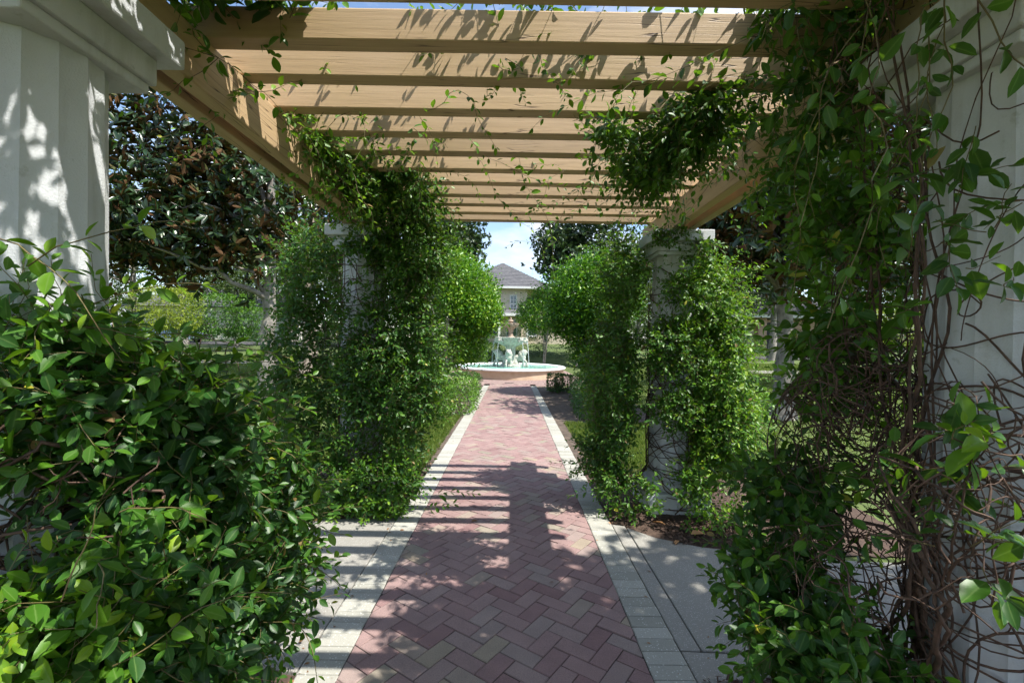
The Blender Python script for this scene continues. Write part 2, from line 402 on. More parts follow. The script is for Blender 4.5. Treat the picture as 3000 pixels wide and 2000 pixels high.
sheet('soil_bed', -3.4, -1.12, 9.6, 16.5, 0.12, SOIL, lambda x, y: -0.014+0*x, seed=8)
sheet('soil_bed', 1.11, 3.6, 9.0, 16.5, 0.12, SOIL, lambda x, y: -0.014+0*x, seed=9)

# plaza round the fountain
FX, FY, FR, FSY = P(1495, 1072, 22.0)[0], 22.0, 2.56, 1.22
PLAZA = None
m, n, l, b = mat('plaza_brick'); PLAZA = m
bt = n.new('ShaderNodeTexBrick'); bt.inputs['Scale'].default_value = 1.0; bt.inputs['Brick Width'].default_value = 0.2; bt.inputs['Row Height'].default_value = 0.1
bt.inputs['Mortar Size'].default_value = 0.004; bt.inputs['Color1'].default_value = (0.25, 0.16, 0.148, 1); bt.inputs['Color2'].default_value = (0.28, 0.21, 0.18, 1); bt.inputs['Mortar'].default_value = (0.05, 0.04, 0.035, 1)
mp2 = n.new('ShaderNodeMapping'); mp2.inputs['Rotation'].default_value = (0, 0, 0.9); l.new(pos(n), mp2.inputs['Vector']); l.new(mp2.outputs['Vector'], bt.inputs['Vector'])
s1 = noise(n, l, pos(n), 1.4, 6)
l.new(mixc(n, l, 1.0, bt.outputs['Color'], mixc(n, l, s1.outputs['Fac'], (0.75,)*3, (1.25,)*3), 'MULTIPLY'), b.inputs['Base Color']); b.inputs['Roughness'].default_value = 0.9
mb = MB(); mb.prism([(FX+4.3*math.cos(a), FY+5.6*math.sin(a)) for a in np.linspace(0, 2*np.pi, 64, endpoint=False)], -0.3, -0.006)
put('fountain_plaza', mb.mesh('fountain_plaza', PLAZA), kind='structure')

# ================================================================== brick path
path = put('brick_path', None, kind='structure', loc=(PXC, 2.0, 0))
path.empty_display_size = 0.2
mb = MB().box(XL-BW+0.004, XR+BW-0.004, -3.0, 17.2, -0.12, -0.006)
o = put('joint_sand', mb.mesh('joint_sand', SAND), path); o.location = (-PXC, -2.0, 0)

def clip(poly, axis, lim, keep_less):
    o = []
    for i in range(len(poly)):
        a, c2 = poly[i], poly[(i+1) % len(poly)]
        ia = (a[axis] <= lim) == keep_less; ic = (c2[axis] <= lim) == keep_less
        if ia: o.append(a)
        if ia != ic:
            t = (lim-a[axis])/(c2[axis]-a[axis]); o.append((a[0]+t*(c2[0]-a[0]), a[1]+t*(c2[1]-a[1])))
    return o

def paver_geo(poly, cx, cy, z=0.0, bev=0.0045):
    """chamfered paver from a convex outline, round (cx, cy)"""
    n = len(poly); v = []
    for x, y in poly: v.append((x-cx, y-cy, z-0.05))
    for x, y in poly: v.append((x-cx, y-cy, z-bev*0.75))
    mx_, my_ = sum(p[0] for p in poly)/n, sum(p[1] for p in poly)/n
    for x, y in poly:
        dx, dy = mx_-x, my_-y; d = math.hypot(dx, dy)+1e-6; k = min(bev*1.3/d, 0.5)
        v.append((x+dx*k-cx, y+dy*k-cy, z))
    f = [tuple(range(2*n, 3*n))]
    for i in range(n):
        j = (i+1) % n
        f += [(i, j, n+j, n+i), (n+i, n+j, 2*n+j, 2*n+i)]
    return v, f

TH = math.radians(90-35.4)                              # direction of one brick family, from +X
cth, sth = math.cos(TH), math.sin(TH)
w_, L_, jt = 0.1, 0.2, 0.0021
bricks = []
for i in range(-130, 260):
    for j in range(-130, 260):
        k = (i - j) % 4
        if k == 0: a0, a1, b0, b1 = i*w_, i*w_+L_, j*w_, j*w_+w_
        elif k == 3: a0, a1, b0, b1 = i*w_, i*w_+w_, j*w_, j*w_+L_
        else: continue
        ca_, cb_ = (a0+a1)/2, (b0+b1)/2
        x = ca_*cth - cb_*sth; y = ca_*sth + cb_*cth
        if -2.6 < y < 17.1 and XL-0.12 < x < XR+0.12:
            bricks.append((a0+jt, a1-jt, b0+jt, b1-jt, x, y, k))
full = {}
def brick_variant(k, lvl):
    if (k, lvl) not in full:
        poly = [(-L_/2+jt, -w_/2+jt), (L_/2-jt, -w_/2+jt), (L_/2-jt, w_/2-jt), (-L_/2+jt, w_/2-jt)]
        v, f = paver_geo(poly, 0, 0); full[(k, lvl)] = MB().add(v, f).mesh('brick', BRICK, tint=lvl/11)
    return full[(k, lvl)]
bricks.sort(key=lambda q: abs(q[5]-2.05) if q[5] >= 2.05 else 50+abs(q[5]))
rest = MB(); rest_t = []; cnt = 0
for a0, a1, b0, b1, cx, cy, k in bricks:
    poly = [(p*cth-q*sth, p*sth+q*cth) for p, q in ((a0, b0), (a1, b0), (a1, b1), (a0, b1))]
    pc = clip(clip(poly, 0, XR-0.003, True), 0, XL+0.003, False)
    if len(pc) < 3: continue
    area = 0.5*abs(sum(pc[i][0]*pc[(i+1) % len(pc)][1]-pc[(i+1) % len(pc)][0]*pc[i][1] for i in range(len(pc))))
    if area < 0.0004: continue
    lvl = int(min(11, max(0, random.gauss(4.6, 2.0) if random.random() > 0.12 else random.uniform(8, 11.9)))); dz = random.gauss(0, 0.0016)
    if cnt < 300:
        if area > 0.0194:
            o = put('brick', brick_variant(0, lvl), path); o.rotation_euler = (random.gauss(0, 0.006), random.gauss(0, 0.006), TH + (0 if k == 0 else math.pi/2))
        else:
            v, f = paver_geo(pc, cx, cy); o = put('brick', MB().add(v, f).mesh('cut_brick', BRICK, tint=lvl/11), path)
        o.location = (cx-PXC, cy-2.0, dz); cnt += 1
    else:
        v, f = paver_geo(pc, PXC, 2.0, dz); rest.add(v, f); rest_t += [lvl/11]*len(v)
me = bpy.data.meshes.new('brick_field'); me.from_pydata(rest.v, [], rest.f); me.materials.append(BRICK)
a = me.attributes.new('tint', 'FLOAT', 'POINT'); a.data.foreach_set('value', np.array(rest_t, dtype=np.float32)); me.update()
put('brick_field', me, path, kind='stuff')

pv = []
for lvl in range(6):
    v, f = paver_geo([(-0.0985, -0.0492), (0.0985, -0.0492), (0.0985, 0.0492), (-0.0985, 0.0492)], 0, 0)
    pv.append(MB().add(v, f).mesh('border_paver', PAVER, tint=lvl/5))
for sx, xc in ((-1, XL-BW/2), (1, XR+BW/2)):
    nb = MB()
    for i in range(160):
        y = 0.3 + i*0.1016
        if i < 12:
            v, f = paver_geo([(xc-0.0985, y-0.0492), (xc+0.0985, y-0.0492), (xc+0.0985, y+0.0492), (xc-0.0985, y+0.0492)], PXC, 2.0); nb.add(v, f); continue
        o = put('border_paver', random.choice(pv), path)
        o.location = (xc-PXC+random.gauss(0, 0.0012), y-2.0, random.gauss(0.0004, 0.0014)); o.rotation_euler = (random.gauss(0, 0.006), random.gauss(0, 0.006), random.gauss(0, 0.008))
    put('border_paver_row', nb.mesh('border_paver_row', PAVER, tint=0.5), path, kind='stuff')

# side walks of cast concrete
walk = put('concrete_walk', None, kind='structure', loc=(0, 3.2, 0))
def slab(name, poly, z0=-0.12, z1=-0.001):
    me = MB().prism([(x, y-3.2) for x, y in poly], z0, z1).mesh(name, CONCRETE, bevel=0.006, tint=0.5)
    return put(name, me, walk)
xr0 = XR+BW+0.006
slab('edge_strip', [(xr0, 2.40), (xr0+0.105, 2.40), (xr0+0.105, 4.02), (xr0, 4.05)], z1=-0.004)
slab('slab', [(xr0+0.112, 2.40), (2.6, 2.31), (2.6, 3.42), (1.9, 3.52), (1.5, 3.62), (1.2, 3.78), (xr0+0.112, 3.98)])
slab('slab', [(2.607, 2.31), (6.2, 2.25), (6.2, 3.3), (2.607, 3.42)])
slab('slab', [(xr0, 2.15), (xr0+0.16, 2.19), (1.6, 2.27), (2.6, 2.28), (2.6, 2.302), (xr0, 2.391)], z1=-0.003)
xl0 = XL-BW-0.006
slab('slab', [(xl0, 2.2), (xl0, 4.22), (-1.25, 4.12), (-1.7, 4.03), (-2.5, 3.95), (-2.5, 2.3)])
slab('slab', [(-2.507, 2.3), (-2.507, 3.95), (-6.0, 3.9), (-6.0, 2.3)])

# ================================================================== pergola
ZB, ZR = 2.64, 2.868                                    # beam underside, rafter underside
CY = (-1.63, 1.47, 4.57)
CXL, CXR = -1.465, 1.575
pergola = empty('pergola', (0.055, 1.5, 0), 'tan timber pergola on white fluted columns spanning the brick path', 'pergola')
def to_p(x, y, z): return (x-0.055, y-1.5, z)

NF = 16
def flute(a, j, r):
    u = (a*NF/(2*math.pi)) % 1.0
    return 1.0 - 0.050*math.sin(math.pi*u)**0.8
shaft_prof = [(0.205, 0.34), (0.2055, 0.9), (0.204, 1.5), (0.199, 2.0), (0.193, 2.415)]
mb = MB(); mb.lathe(shaft_prof, NF*8, mod=flute); SHAFT = mb.mesh('shaft', STUCCO, smooth=False)
SHAFT.polygons.foreach_set('use_smooth', [True]*len(SHAFT.polygons)); SHAFT.set_sharp_from_angle(angle=math.radians(28))
PLINTH = MB().box(-0.29, 0.29, -0.29, 0.29, -0.04, 0.185).mesh('plinth', STUCCO, bevel=0.014)
tor = [(0.27, 0.186)] + [(0.245+0.04*math.cos(t), 0.232+0.045*math.sin(t)) for t in np.linspace(-1.4, 1.4, 9)] + [(0.236, 0.282), (0.222, 0.286), (0.222, 0.305), (0.214, 0.341)]
TORUS = MB().lathe(tor, 48).mesh('torus_moulding', STUCCO, smooth=True)
ABACUS = MB().box(-0.285, 0.285, -0.285, 0.285, 2.537, 2.64).mesh('abacus', STUCCO, bevel=0.008)
NECK = MB().box(-0.228, 0.228, -0.228, 0.228, 2.447, 2.537).box(-0.212, 0.212, -0.212, 0.212, 2.412, 2.4475).mesh('capital_block', STUCCO, bevel=0.006)
for cy in CY:
    for cx in (CXL, CXR):
        col = put('column', SHAFT, pergola); col.location = to_p(cx, cy, 0) if (cx, cy) != (CXL, 1.47) else to_p(cx-0.02, 1.40, 0)
        for nm, me in (('plinth', PLINTH), ('torus_moulding', TORUS), ('capital_block', NECK), ('abacus', ABACUS)):
            put(nm, me, col)

def timber(name, length, wy, hz, seed):
    rg = np.random.default_rng(seed); nseg = 14
    xs = np.linspace(-length/2, length/2, nseg+1)
    dy = rg.normal(0, 0.003)*np.sin(np.linspace(0, np.pi, nseg+1)); dz = rg.normal(0, 0.003)*np.sin(np.linspace(0, np.pi, nseg+1))
    v = []
    for x, a_, b_ in zip(xs, dy, dz): v += [(x, -wy/2+a_, b_), (x, wy/2+a_, b_), (x, wy/2+a_, hz+b_), (x, -wy/2+a_, hz+b_)]
    f = []
    for i in range(nseg):
        for k in range(4): f.append((4*i+k, 4*i+4+k, 4*i+4+(k+1) % 4, 4*i+(k+1) % 4))
    f += [(0, 1, 2, 3), tuple(4*nseg+k for k in (3, 2, 1, 0))]
    return MB().add(v, f).mesh(name, TIMBER, bevel=0.007)
for cx, s in ((CXL, 1), (CXR, -1)):
    for dx in (-0.071, 0.071):
        o = put('beam', timber('beam', 7.45, 0.078, 0.229, int(100+cx*10+dx*100)), pergola)
        o.rotation_euler = (0, 0, math.pi/2); o.location = to_p(cx+dx, 1.56, ZB)
RAFT_Y = [2.045 + 0.298*k for k in range(-12, 11)]
for i, y in enumerate(RAFT_Y):
    o = put('rafter', timber('rafter', 3.78, 0.089, 0.14, 300+i), pergola)
    o.location = to_p(0.055+random.gauss(0, 0.015), y+random.gauss(0, 0.004), ZR-0.001); o.rotation_euler = (0, 0, random.gauss(0, 0.0025))

# ================================================================== climbing vines
UP = np.array([0, 0, 1.0])
def wander(p0, d0, L, steps, grav=0.0, jit=0.35, rg=RNG):
    p = np.array(p0, float); d = unit(np.array(d0, float)); pts = [p.copy()]; st = L/steps
    for _ in range(steps):
        d = unit(d + rg.normal(0, jit, 3) + np.array([0, 0, grav])); p = p + d*st; pts.append(p.copy())
    return np.array(pts)

VLEAF_MESH = []
for lvl in range(14):
    tv_ = LEAF_FINE[0].copy(); k_ = (lvl*5) % 7
    tv_[:, 2] -= (0.02*k_)*tv_[:, 0]**2; tv_[:, 1] += 0.035*(k_-3)*tv_[:, 0]**2*0.6; tv_[:, 2] += 0.018*np.sin(9*tv_[:, 0]+k_)*np.sign(tv_[:, 1])
    VLEAF_MESH.append(np_mesh('leaf', tv_, LEAF_FINE[1], True, np.full(len(LEAF_FINE[0]), lvl/13), [VLEAF], None, edge_of(tv_)))
VLEAF_WIDE = []
tw = LEAF_FINE[0].copy(); tw[:, 1] *= 1.18
for lvl in range(14):
    VLEAF_WIDE.append(np_mesh('leaf', tw, LEAF_FINE[1], True, np.full(len(tw), lvl/13), [VLEAF], None, edge_of(LEAF_FINE[0])))

class Vine:
    def __init__(s, base, rg):
        s.base = np.array(base, float); s.rg = rg; s.lp = []; s.ld = []; s.ln = []; s.ls = []; s.lt = []
        s.thin = []; s.thin_r = []; s.thick = []; s.thick_r = []
    def strand(s, pts, r0=0.0016, r1=0.0008, spacing=0.035, size=0.045, tint=0.35, young=0.35, outw=None, start=0.0, thick=False, bare=False):
        pts = np.asarray(pts, float); rg = s.rg
        (s.thick if thick else s.thin).append(pts); (s.thick_r if thick else s.thin_r).append(np.linspace(r0, r1, len(pts)))
        if bare: return
        seg = np.linalg.norm(np.diff(pts, axis=0), axis=1); acc = np.concatenate([[0], np.cumsum(seg)]); L = acc[-1]
        q = np.arange(start*L + spacing*rg.random(), L, spacing)
        if len(q) == 0: return
        q = np.clip(q + rg.normal(0, spacing*0.15, len(q)), 0, L)
        pp = np.stack([np.interp(q, acc, pts[:, k]) for k in range(3)], -1)
        q2 = np.minimum(q+0.01, L); q1 = np.maximum(q-0.01, 0)
        t = unit(np.stack([np.interp(q2, acc, pts[:, k])-np.interp(q1, acc, pts[:, k]) for k in range(3)], -1))
        a = unit(np.cross(t, UP + rg.normal(0, 0.25, 3))); b = np.cross(t, a)
        ph = np.arange(len(q))*(math.pi/2) + rg.random()*3 + rg.normal(0, 0.3, len(q))
        ax = a*np.cos(ph)[:, None] + b*np.sin(ph)[:, None]
        frac = q/L
        for sg in (1, -1):
            keep = rg.random(len(q)) > 0.12
            d = unit(t*(0.45+0.5*frac[:, None]) + sg*ax*0.8 + rg.normal(0, 0.2, ax.shape) + np.array([0, 0, -0.12]))
            nn = UP*0.75 + rg.normal(0, 0.42, ax.shape) + (0 if outw is None else 0.5*np.asarray(outw)) + np.array([0.12, -0.18, 0])
            sz = size*(1.08-0.45*frac)*np.clip(rg.normal(1, 0.27, len(q)), 0.4, 1.6)
            tt = np.clip(tint + rg.normal(0, 0.13, len(q)) + young*np.maximum(0, frac-0.55)*1.6, 0, 0.95)
            odd = rg.random(len(q)); tt = np.where(odd < 0.006, 0.975, tt); tt = np.where(odd > 0.996, 1.0, tt)
            s.lp.append((pp + d*0.006)[keep]); s.ld.append(d[keep]); s.ln.append(nn[keep]); s.ls.append(sz[keep]); s.lt.append(tt[keep])
    def blob(s, c, r, n, L=0.25, size=0.045, tint=0.35, grav=-0.06, shell=0.55, young=0.35, spacing=0.036, bias=(0, 0, 0), avoid=None):
        c = np.asarray(c, float); r = np.asarray(r, float); rg = s.rg; bias = np.asarray(bias, float)
        for _ in range(n):
            u = unit(rg.normal(0, 1, 3)); k = shell + (1-shell)*rg.random()
            p = c + u*r*k
            if p[2] < 0.03: p[2] = 0.03 + 0.1*rg.random()
            d = unit(u/r*min(r)*0.9 + rg.normal(0, 0.55, 3) + bias + np.array([0, 0, 0.15]))
            pts = wander(p - d*L*0.35, d, L*(0.6+0.8*rg.random()), 5, grav, 0.22, rg)
            if avoid is not None:
                dd = np.hypot(pts[:, 0]-avoid[0], pts[:, 1]-avoid[1]); 
                if dd.min() < 0.205: continue
            pts[:, 2] = np.maximum(pts[:, 2], 0.02)
            s.strand(pts, 0.0017, 0.0009, spacing, size, tint, young, u)
    def wrap(s, cx, cy, n, z0, z1, r0=0.212, r1=0.235, turns=(0.2, 1.2), rad=(0.0025, 0.006)):
        rg = s.rg
        for _ in range(n):
            za, zb = rg.uniform(z0, z1), rg.uniform(z0, z1)
            if rg.random() < 0.6: zb = za + rg.normal(0, 0.35)
            th0 = rg.uniform(0, 2*math.pi); tn = rg.uniform(*turns)*rg.choice([-1, 1])*2*math.pi
            m_ = 26; tt = np.linspace(0, 1, m_)
            th = th0 + tn*tt + 0.25*np.sin(tt*rg.uniform(4, 12)+rg.random()*6); z = za + (zb-za)*tt + 0.06*np.sin(tt*rg.uniform(5, 14)+rg.random()*6)
            rr = rg.uniform(r0, r1) + 0.012*np.sin(tt*rg.uniform(5, 15)+rg.random()*6); rr = np.maximum(rr, 0.209)
            z = np.clip(z, 0.05, 2.38)
            rr = rr + 0.10*np.clip((0.33-z)/0.1, 0, 1)
            q = rg.uniform(*rad)
            s.strand(np.stack([cx+rr*np.cos(th), cy+rr*np.sin(th), z], -1), q, q*0.7, thick=True, bare=True)
    def tangle(s, c, r, n, L=0.7, rad=(0.0015, 0.004), grav=0.0):
        c = np.asarray(c, float); r = np.asarray(r, float); rg = s.rg
        for _ in range(n):
            p = c + unit(rg.normal(0, 1, 3))*r*rg.random()**0.4
            pts = wander(p, rg.normal(0, 1, 3) + np.array([0, 0, 0.5]), L*rg.uniform(0.5, 1.4), 14, grav, 0.33, rg)
            pts = c + (pts-c)*np.minimum(1, 1.15/np.maximum(1e-6, np.linalg.norm((pts-c)/r, axis=1)))[:, None]
            pts[:, 2] = np.maximum(pts[:, 2], 0.02)
            q = rg.uniform(*rad); s.strand(pts, q, q*0.3, thick=True, bare=True)
    def build(s, name, label, group, singles=300):
        root = empty(name, tuple(s.base), label, 'vine', group)
        lp, ld, ln = (np.concatenate(a) for a in (s.lp, s.ld, s.ln)); ls = np.concatenate(s.ls); lt = np.concatenate(s.lt)
        R = frames(ld, ln); wd = s.rg.uniform(0.9, 1.25, len(ls))
        px, py = project(lp); dist = np.linalg.norm(lp - np.array([0, 0, CAM_H]), axis=1)
        inside = (px > 5) & (px < 2995) & (py > 5) & (py < 1995) & (lp[:, 1] > 0.3)
        # leaves nothing hides come first: nearest in its 12 px cell
        score = np.where(inside, ls/dist, 0)
        cell = (px//14).astype(int)*1000 + (py//14).astype(int)
        order = np.argsort(dist); seen = set(); front = np.zeros(len(ls), bool)
        for i in order:
            if inside[i] and cell[i] not in seen: seen.add(cell[i]); front[i] = True
        pick = np.argsort(-(score*np.where(front, 1.0, 0.25)))[:singles]
        pick = [i for i in pick if score[i] > 0]
        for i in pick:
            lvl = int(round(lt[i]*13)); me = VLEAF_MESH[lvl] if wd[i] < 1.08 else VLEAF_WIDE[lvl]
            o = put('leaf', me, root)
            M = Matrix([list(R[i][k]*ls[i]) + [lp[i][k]-s.base[k]] for k in range(3)] + [[0, 0, 0, 1]]); o.matrix_basis = M
        mask = np.ones(len(ls), bool); mask[pick] = False
        Rs = R*ls[:, None, None]; Rs[:, :, 1] *= wd[:, None]
        far = s.base[1] > 3
        put('foliage', instance_mesh('foliage', LEAF_MID if far else LEAF_FINE, lp[mask]-s.base, Rs[mask], lt[mask], [VLEAF]), root, kind='stuff')
        if s.thin:
            v, f = tube_arrays(s.thin, s.thin_r, 3); put('twigs', np_mesh('twigs', v-s.base, f, True, None, [TWIG]), root, kind='stuff')
        if s.thick:
            v, f = tube_arrays(s.thick, s.thick_r, 5); put('woody_stems', np_mesh('woody_stems', v-s.base, f, True, None, [STEM]), root, kind='stuff')
        print(name, 'leaves', len(ls))
        return root

def hang(v, p, L, size, tint, grav=-0.25, d=None, n=10, spacing=0.05, jit=0.25, r=0.0018):
    d = v.rg.normal(0, 1, 3)*np.array([1, 0.6, 0.3]) if d is None else d
    v.strand(wander(p, d, L, n, grav, jit, v.rg), r, r*0.6, spacing, size, tint, 0.3)

def climb(v, cx, cy, n, zt=2.4, rad=(0.005, 0.011), spread=6.28, th0=0.0):
    """woody trunks up the column"""
    rg = v.rg
    for _ in range(n):
        t = np.linspace(0, 1, 40); th = th0 + rg.uniform(-spread/2, spread/2) + rg.normal(0, 1.3)*t + 0.28*np.sin(t*rg.uniform(5, 14)+rg.random()*6) + 0.1*np.sin(t*rg.uniform(18, 34)+rg.random()*6)
        rr = 0.222+0.012*np.sin(t*rg.uniform(8, 20)+rg.random()*6); z = 0.02 + (zt-0.02)*t
        rr = rr + 0.12*np.clip((0.34-z)/0.12, 0, 1) + 0.15*smoothstep(2.2, 2.55, z)
        q = rg.uniform(*rad)
        v.strand(np.stack([cx+rr*np.cos(th), cy+rr*np.sin(th), z], -1), q, q*0.35, thick=True, bare=True)

# ---- far left vine
v = Vine((CXL, 4.57, 0), np.random.default_rng(11)); A = (CXL, 4.57)
climb(v, *A, 9, 2.45, (0.004, 0.010)); v.wrap(*A, 70, 0.15, 2.3)
v.tangle(P(1060, 1330, 4.3), (0.22, 0.1, 0.3), 25, 0.5); v.tangle(P(1180, 900, 4.45), (0.25, 0.25, 0.6), 30, 0.9)
v.tangle(P(930, 1050, 4.5), (0.25, 0.25, 0.8), 30, 0.9)
v.blob(P(890, 1100, 4.55), (0.34, 0.40, 0.95), 560, 0.28, 0.050, 0.27, avoid=A)
v.blob(P(920, 800, 4.7), (0.34, 0.35, 0.55), 280, 0.28, 0.050, 0.32, avoid=A)
v.blob(P(1065, 1100, 4.22), (0.30, 0.14, 0.42), 330, 0.24, 0.050, 0.28, avoid=A)
v.blob(P(1185, 1080, 4.5), (0.30, 0.40, 1.05), 720, 0.28, 0.049, 0.34, avoid=A)
v.blob(P(1205, 720, 4.45), (0.40, 0.42, 0.44), 430, 0.32, 0.049, 0.34)
v.blob(P(1255, 1060, 4.75), (0.18, 0.4, 0.72), 240, 0.28, 0.049, 0.52)
v.blob(P(1110, 1420, 4.2), (0.42, 0.22, 0.24), 300, 0.24, 0.050, 0.46, grav=0.05)
v.blob(P(950, 1400, 4.3), (0.38, 0.25, 0.30), 190, 0.24, 0.050, 0.34)
v.blob(P(1050, 1495, 4.1), (0.42, 0.12, 0.06), 70, 0.16, 0.048, 0.62)
v.blob(P(1040, 900, 4.22), (0.26, 0.10, 0.25), 70, 0.24, 0.049, 0.32, avoid=A)
v.blob(P(1020, 1280, 4.25), (0.24, 0.1, 0.2), 70, 0.24, 0.049, 0.36, avoid=A)
v.blob(P(1080, 720, 4.25), (0.30, 0.08, 0.12), 60, 0.24, 0.048, 0.3, avoid=A)
v.blob(P(1130, 540, 4.0), (0.45, 0.5, 0.22), 420, 0.34, 0.048, 0.36)          # under the rafters
v.blob(P(1010, 500, 3.55), (0.22, 0.5, 0.2), 170, 0.34, 0.048, 0.5)
v.blob(P(900, 360, 3.0), (0.16, 0.35, 0.16), 70, 0.34, 0.048, 0.6)
v.blob((-1.15, 3.9, 3.12), (0.55, 0.8, 0.12), 190, 0.34, 0.048, 0.45)
for k in range(40):
    hang(v, (v.rg.uniform(-1.35, -0.5), v.rg.uniform(2.6, 4.6), 2.86), v.rg.uniform(0.3, 0.9), 0.045, 0.55, -0.12)
for (a_, b_, dep), L in (((760, 270, 2.2), 0.7), ((640, 170, 1.9), 0.5), ((830, 330, 2.6), 0.9), ((880, 420, 2.9), 0.8)):
    for k in range(4): hang(v, P(a_, b_, dep), L, 0.045, 0.66, -0.1)
hang(v, P(1270, 1450, 4.0), 0.42, 0.06, 0.45, -0.02, np.array([1, -0.2, 0.15]), 8, 0.05, 0.1)
hang(v, P(1240, 1490, 3.95), 0.32, 0.05, 0.45, -0.05, np.array([1, -0.1, 0.1]), 8, 0.05, 0.1)
hang(v, P(960, 310, 2.75), 0.6, 0.045, 0.6, -0.1, np.array([1, 0.4, -0.3]))
hang(v, P(1220, 250, 2.75), 0.5, 0.05, 0.66, -0.06, np.array([0.5, 0.3, -0.6]), 10, 0.06, 0.25)
hang(v, P(1310, 330, 2.9), 1.5, 0.052, 0.66, -0.03, np.array([1.0, 0.9, -0.45]), 16, 0.06, 0.16)
hang(v, P(1320, 390, 3.2), 1.3, 0.05, 0.6, -0.03, np.array([1.0, 0.5, -0.3]), 16, 0.06, 0.2)
hang(v, P(1500, 410, 3.3), 1.2, 0.05, 0.6, -0.02, np.array([0.7, 0.5, -0.4]), 16, 0.06, 0.25)
hang(v, P(1320, 640, 4.8), 0.9, 0.045, 0.5, -0.02, np.array([0.8, 0.1, -0.3]), 12, 0.06, 0.2)
v.build('jasmine_vine', 'leafy jasmine vine smothering the far left column and hanging from the rafters', 'jasmine vines climbing the pergola columns')

# ---- far right vine
v = Vine((CXR, 4.57, 0), np.random.default_rng(12)); A = (CXR, 4.57)
climb(v, *A, 6, 2.3, (0.003, 0.008)); v.wrap(*A, 95, 0.12, 1.7); v.wrap(*A, 8, 1.6, 2.3)
v.tangle(P(2070, 1030, 4.5), (0.25, 0.25, 0.7), 45, 0.9); v.tangle(P(1790, 1100, 4.6), (0.2, 0.25, 0.8), 35, 0.9)
v.tangle(P(1950, 960, 4.25), (0.2, 0.06, 0.35), 25, 0.5)
v.blob(P(2090, 1120, 4.45), (0.30, 0.4, 0.85), 760, 0.27, 0.049, 0.60, avoid=A)
v.blob(P(2075, 870, 4.4), (0.28, 0.3, 0.42), 300, 0.3, 0.048, 0.60, avoid=A)
v.blob(P(2130, 1270, 4.3), (0.32, 0.3, 0.4), 360, 0.26, 0.049, 0.60)
v.blob(P(1795, 1130, 4.6), (0.24, 0.4, 0.85), 560, 0.27, 0.048, 0.38, avoid=A)
v.blob(P(1825, 800, 4.7), (0.22, 0.35, 0.4), 220, 0.28, 0.047, 0.42, avoid=A)
v.blob(P(1965, 1010, 4.2), (0.24, 0.1, 0.30), 210, 0.22, 0.048, 0.42, avoid=A)
v.blob(P(2000, 840, 4.22), (0.18, 0.1, 0.14), 80, 0.22, 0.046, 0.5, avoid=A)
v.blob(P(1800, 1390, 4.4), (0.2, 0.2, 0.16), 90, 0.24, 0.048, 0.4)
v.blob(P(2050, 1400, 4.15), (0.2, 0.12, 0.2), 80, 0.22, 0.049, 0.55, avoid=A)
v.blob(P(1850, 1490, 4.15), (0.3, 0.12, 0.05), 26, 0.16, 0.047, 0.5)
v.blob(P(1980, 1200, 4.2), (0.22, 0.08, 0.22), 110, 0.22, 0.048, 0.42, avoid=A)
v.blob(P(1960, 690, 4.2), (0.2, 0.06, 0.08), 34, 0.2, 0.045, 0.25, avoid=A)
v.blob(P(1960, 1420, 4.1), (0.3, 0.1, 0.12), 22, 0.16, 0.05, 0.56)
v.blob(P(2100, 1500, 4.0), (0.35, 0.2, 0.08), 50, 0.18, 0.048, 0.55)
v.blob(P(1750, 1340, 4.6), (0.20, 0.3, 0.2), 120, 0.24, 0.048, 0.3)
v.blob(P(1900, 480, 2.85), (0.20, 0.22, 0.18), 130, 0.32, 0.05, 0.3)           # hanging below the right beam
v.blob(P(2040, 360, 2.6), (0.20, 0.26, 0.20), 150, 0.32, 0.052, 0.28)
v.blob(P(1780, 400, 2.6), (0.12, 0.2, 0.10), 26, 0.32, 0.05, 0.45)
v.blob((1.72, 4.2, 2.45), (0.08, 0.3, 0.10), 24, 0.32, 0.05, 0.3)
for k in range(30):
    hang(v, (v.rg.uniform(0.9, 1.5), v.rg.uniform(2.0, 3.0), 2.86) if k % 3 else (v.rg.uniform(1.50, 1.62), v.rg.uniform(3.0, 4.6), 2.8), v.rg.uniform(0.3, 0.85), 0.048, 0.38, -0.14, spacing=0.055)
for k in range(9):
    hang(v, (v.rg.uniform(-0.1, 0.9), v.rg.uniform(3.0, 4.7), 2.86), v.rg.uniform(0.5, 1.1), 0.045, 0.45, 0.0, np.array([-0.7, 0.2, -0.3])+v.rg.normal(0, 0.4, 3), 16, 0.07, 0.3, 0.0016)
hang(v, P(1690, 270, 2.6), 0.9, 0.055, 0.45, -0.04, np.array([0.9, 0.2, -0.1]), 12, 0.06, 0.2)
hang(v, P(2100, 830, 4.3), 0.6, 0.045, 0.7, -0.06, np.array([1, -0.2, 0.25]), 12, 0.07, 0.12)
hang(v, P(1730, 1360, 4.4), 0.4, 0.05, 0.3, -0.03, np.array([-1, -0.2, 0.2]), 8, 0.05, 0.15)
hang(v, P(1760, 1440, 4.3), 0.35, 0.05, 0.3, -0.03, np.array([-1, -0.2, 0.1]), 8, 0.05, 0.15)
v.build('jasmine_vine', 'jasmine vine with bright leaves around the far right column, bare stems showing at its foot', 'jasmine vines climbing the pergola columns')

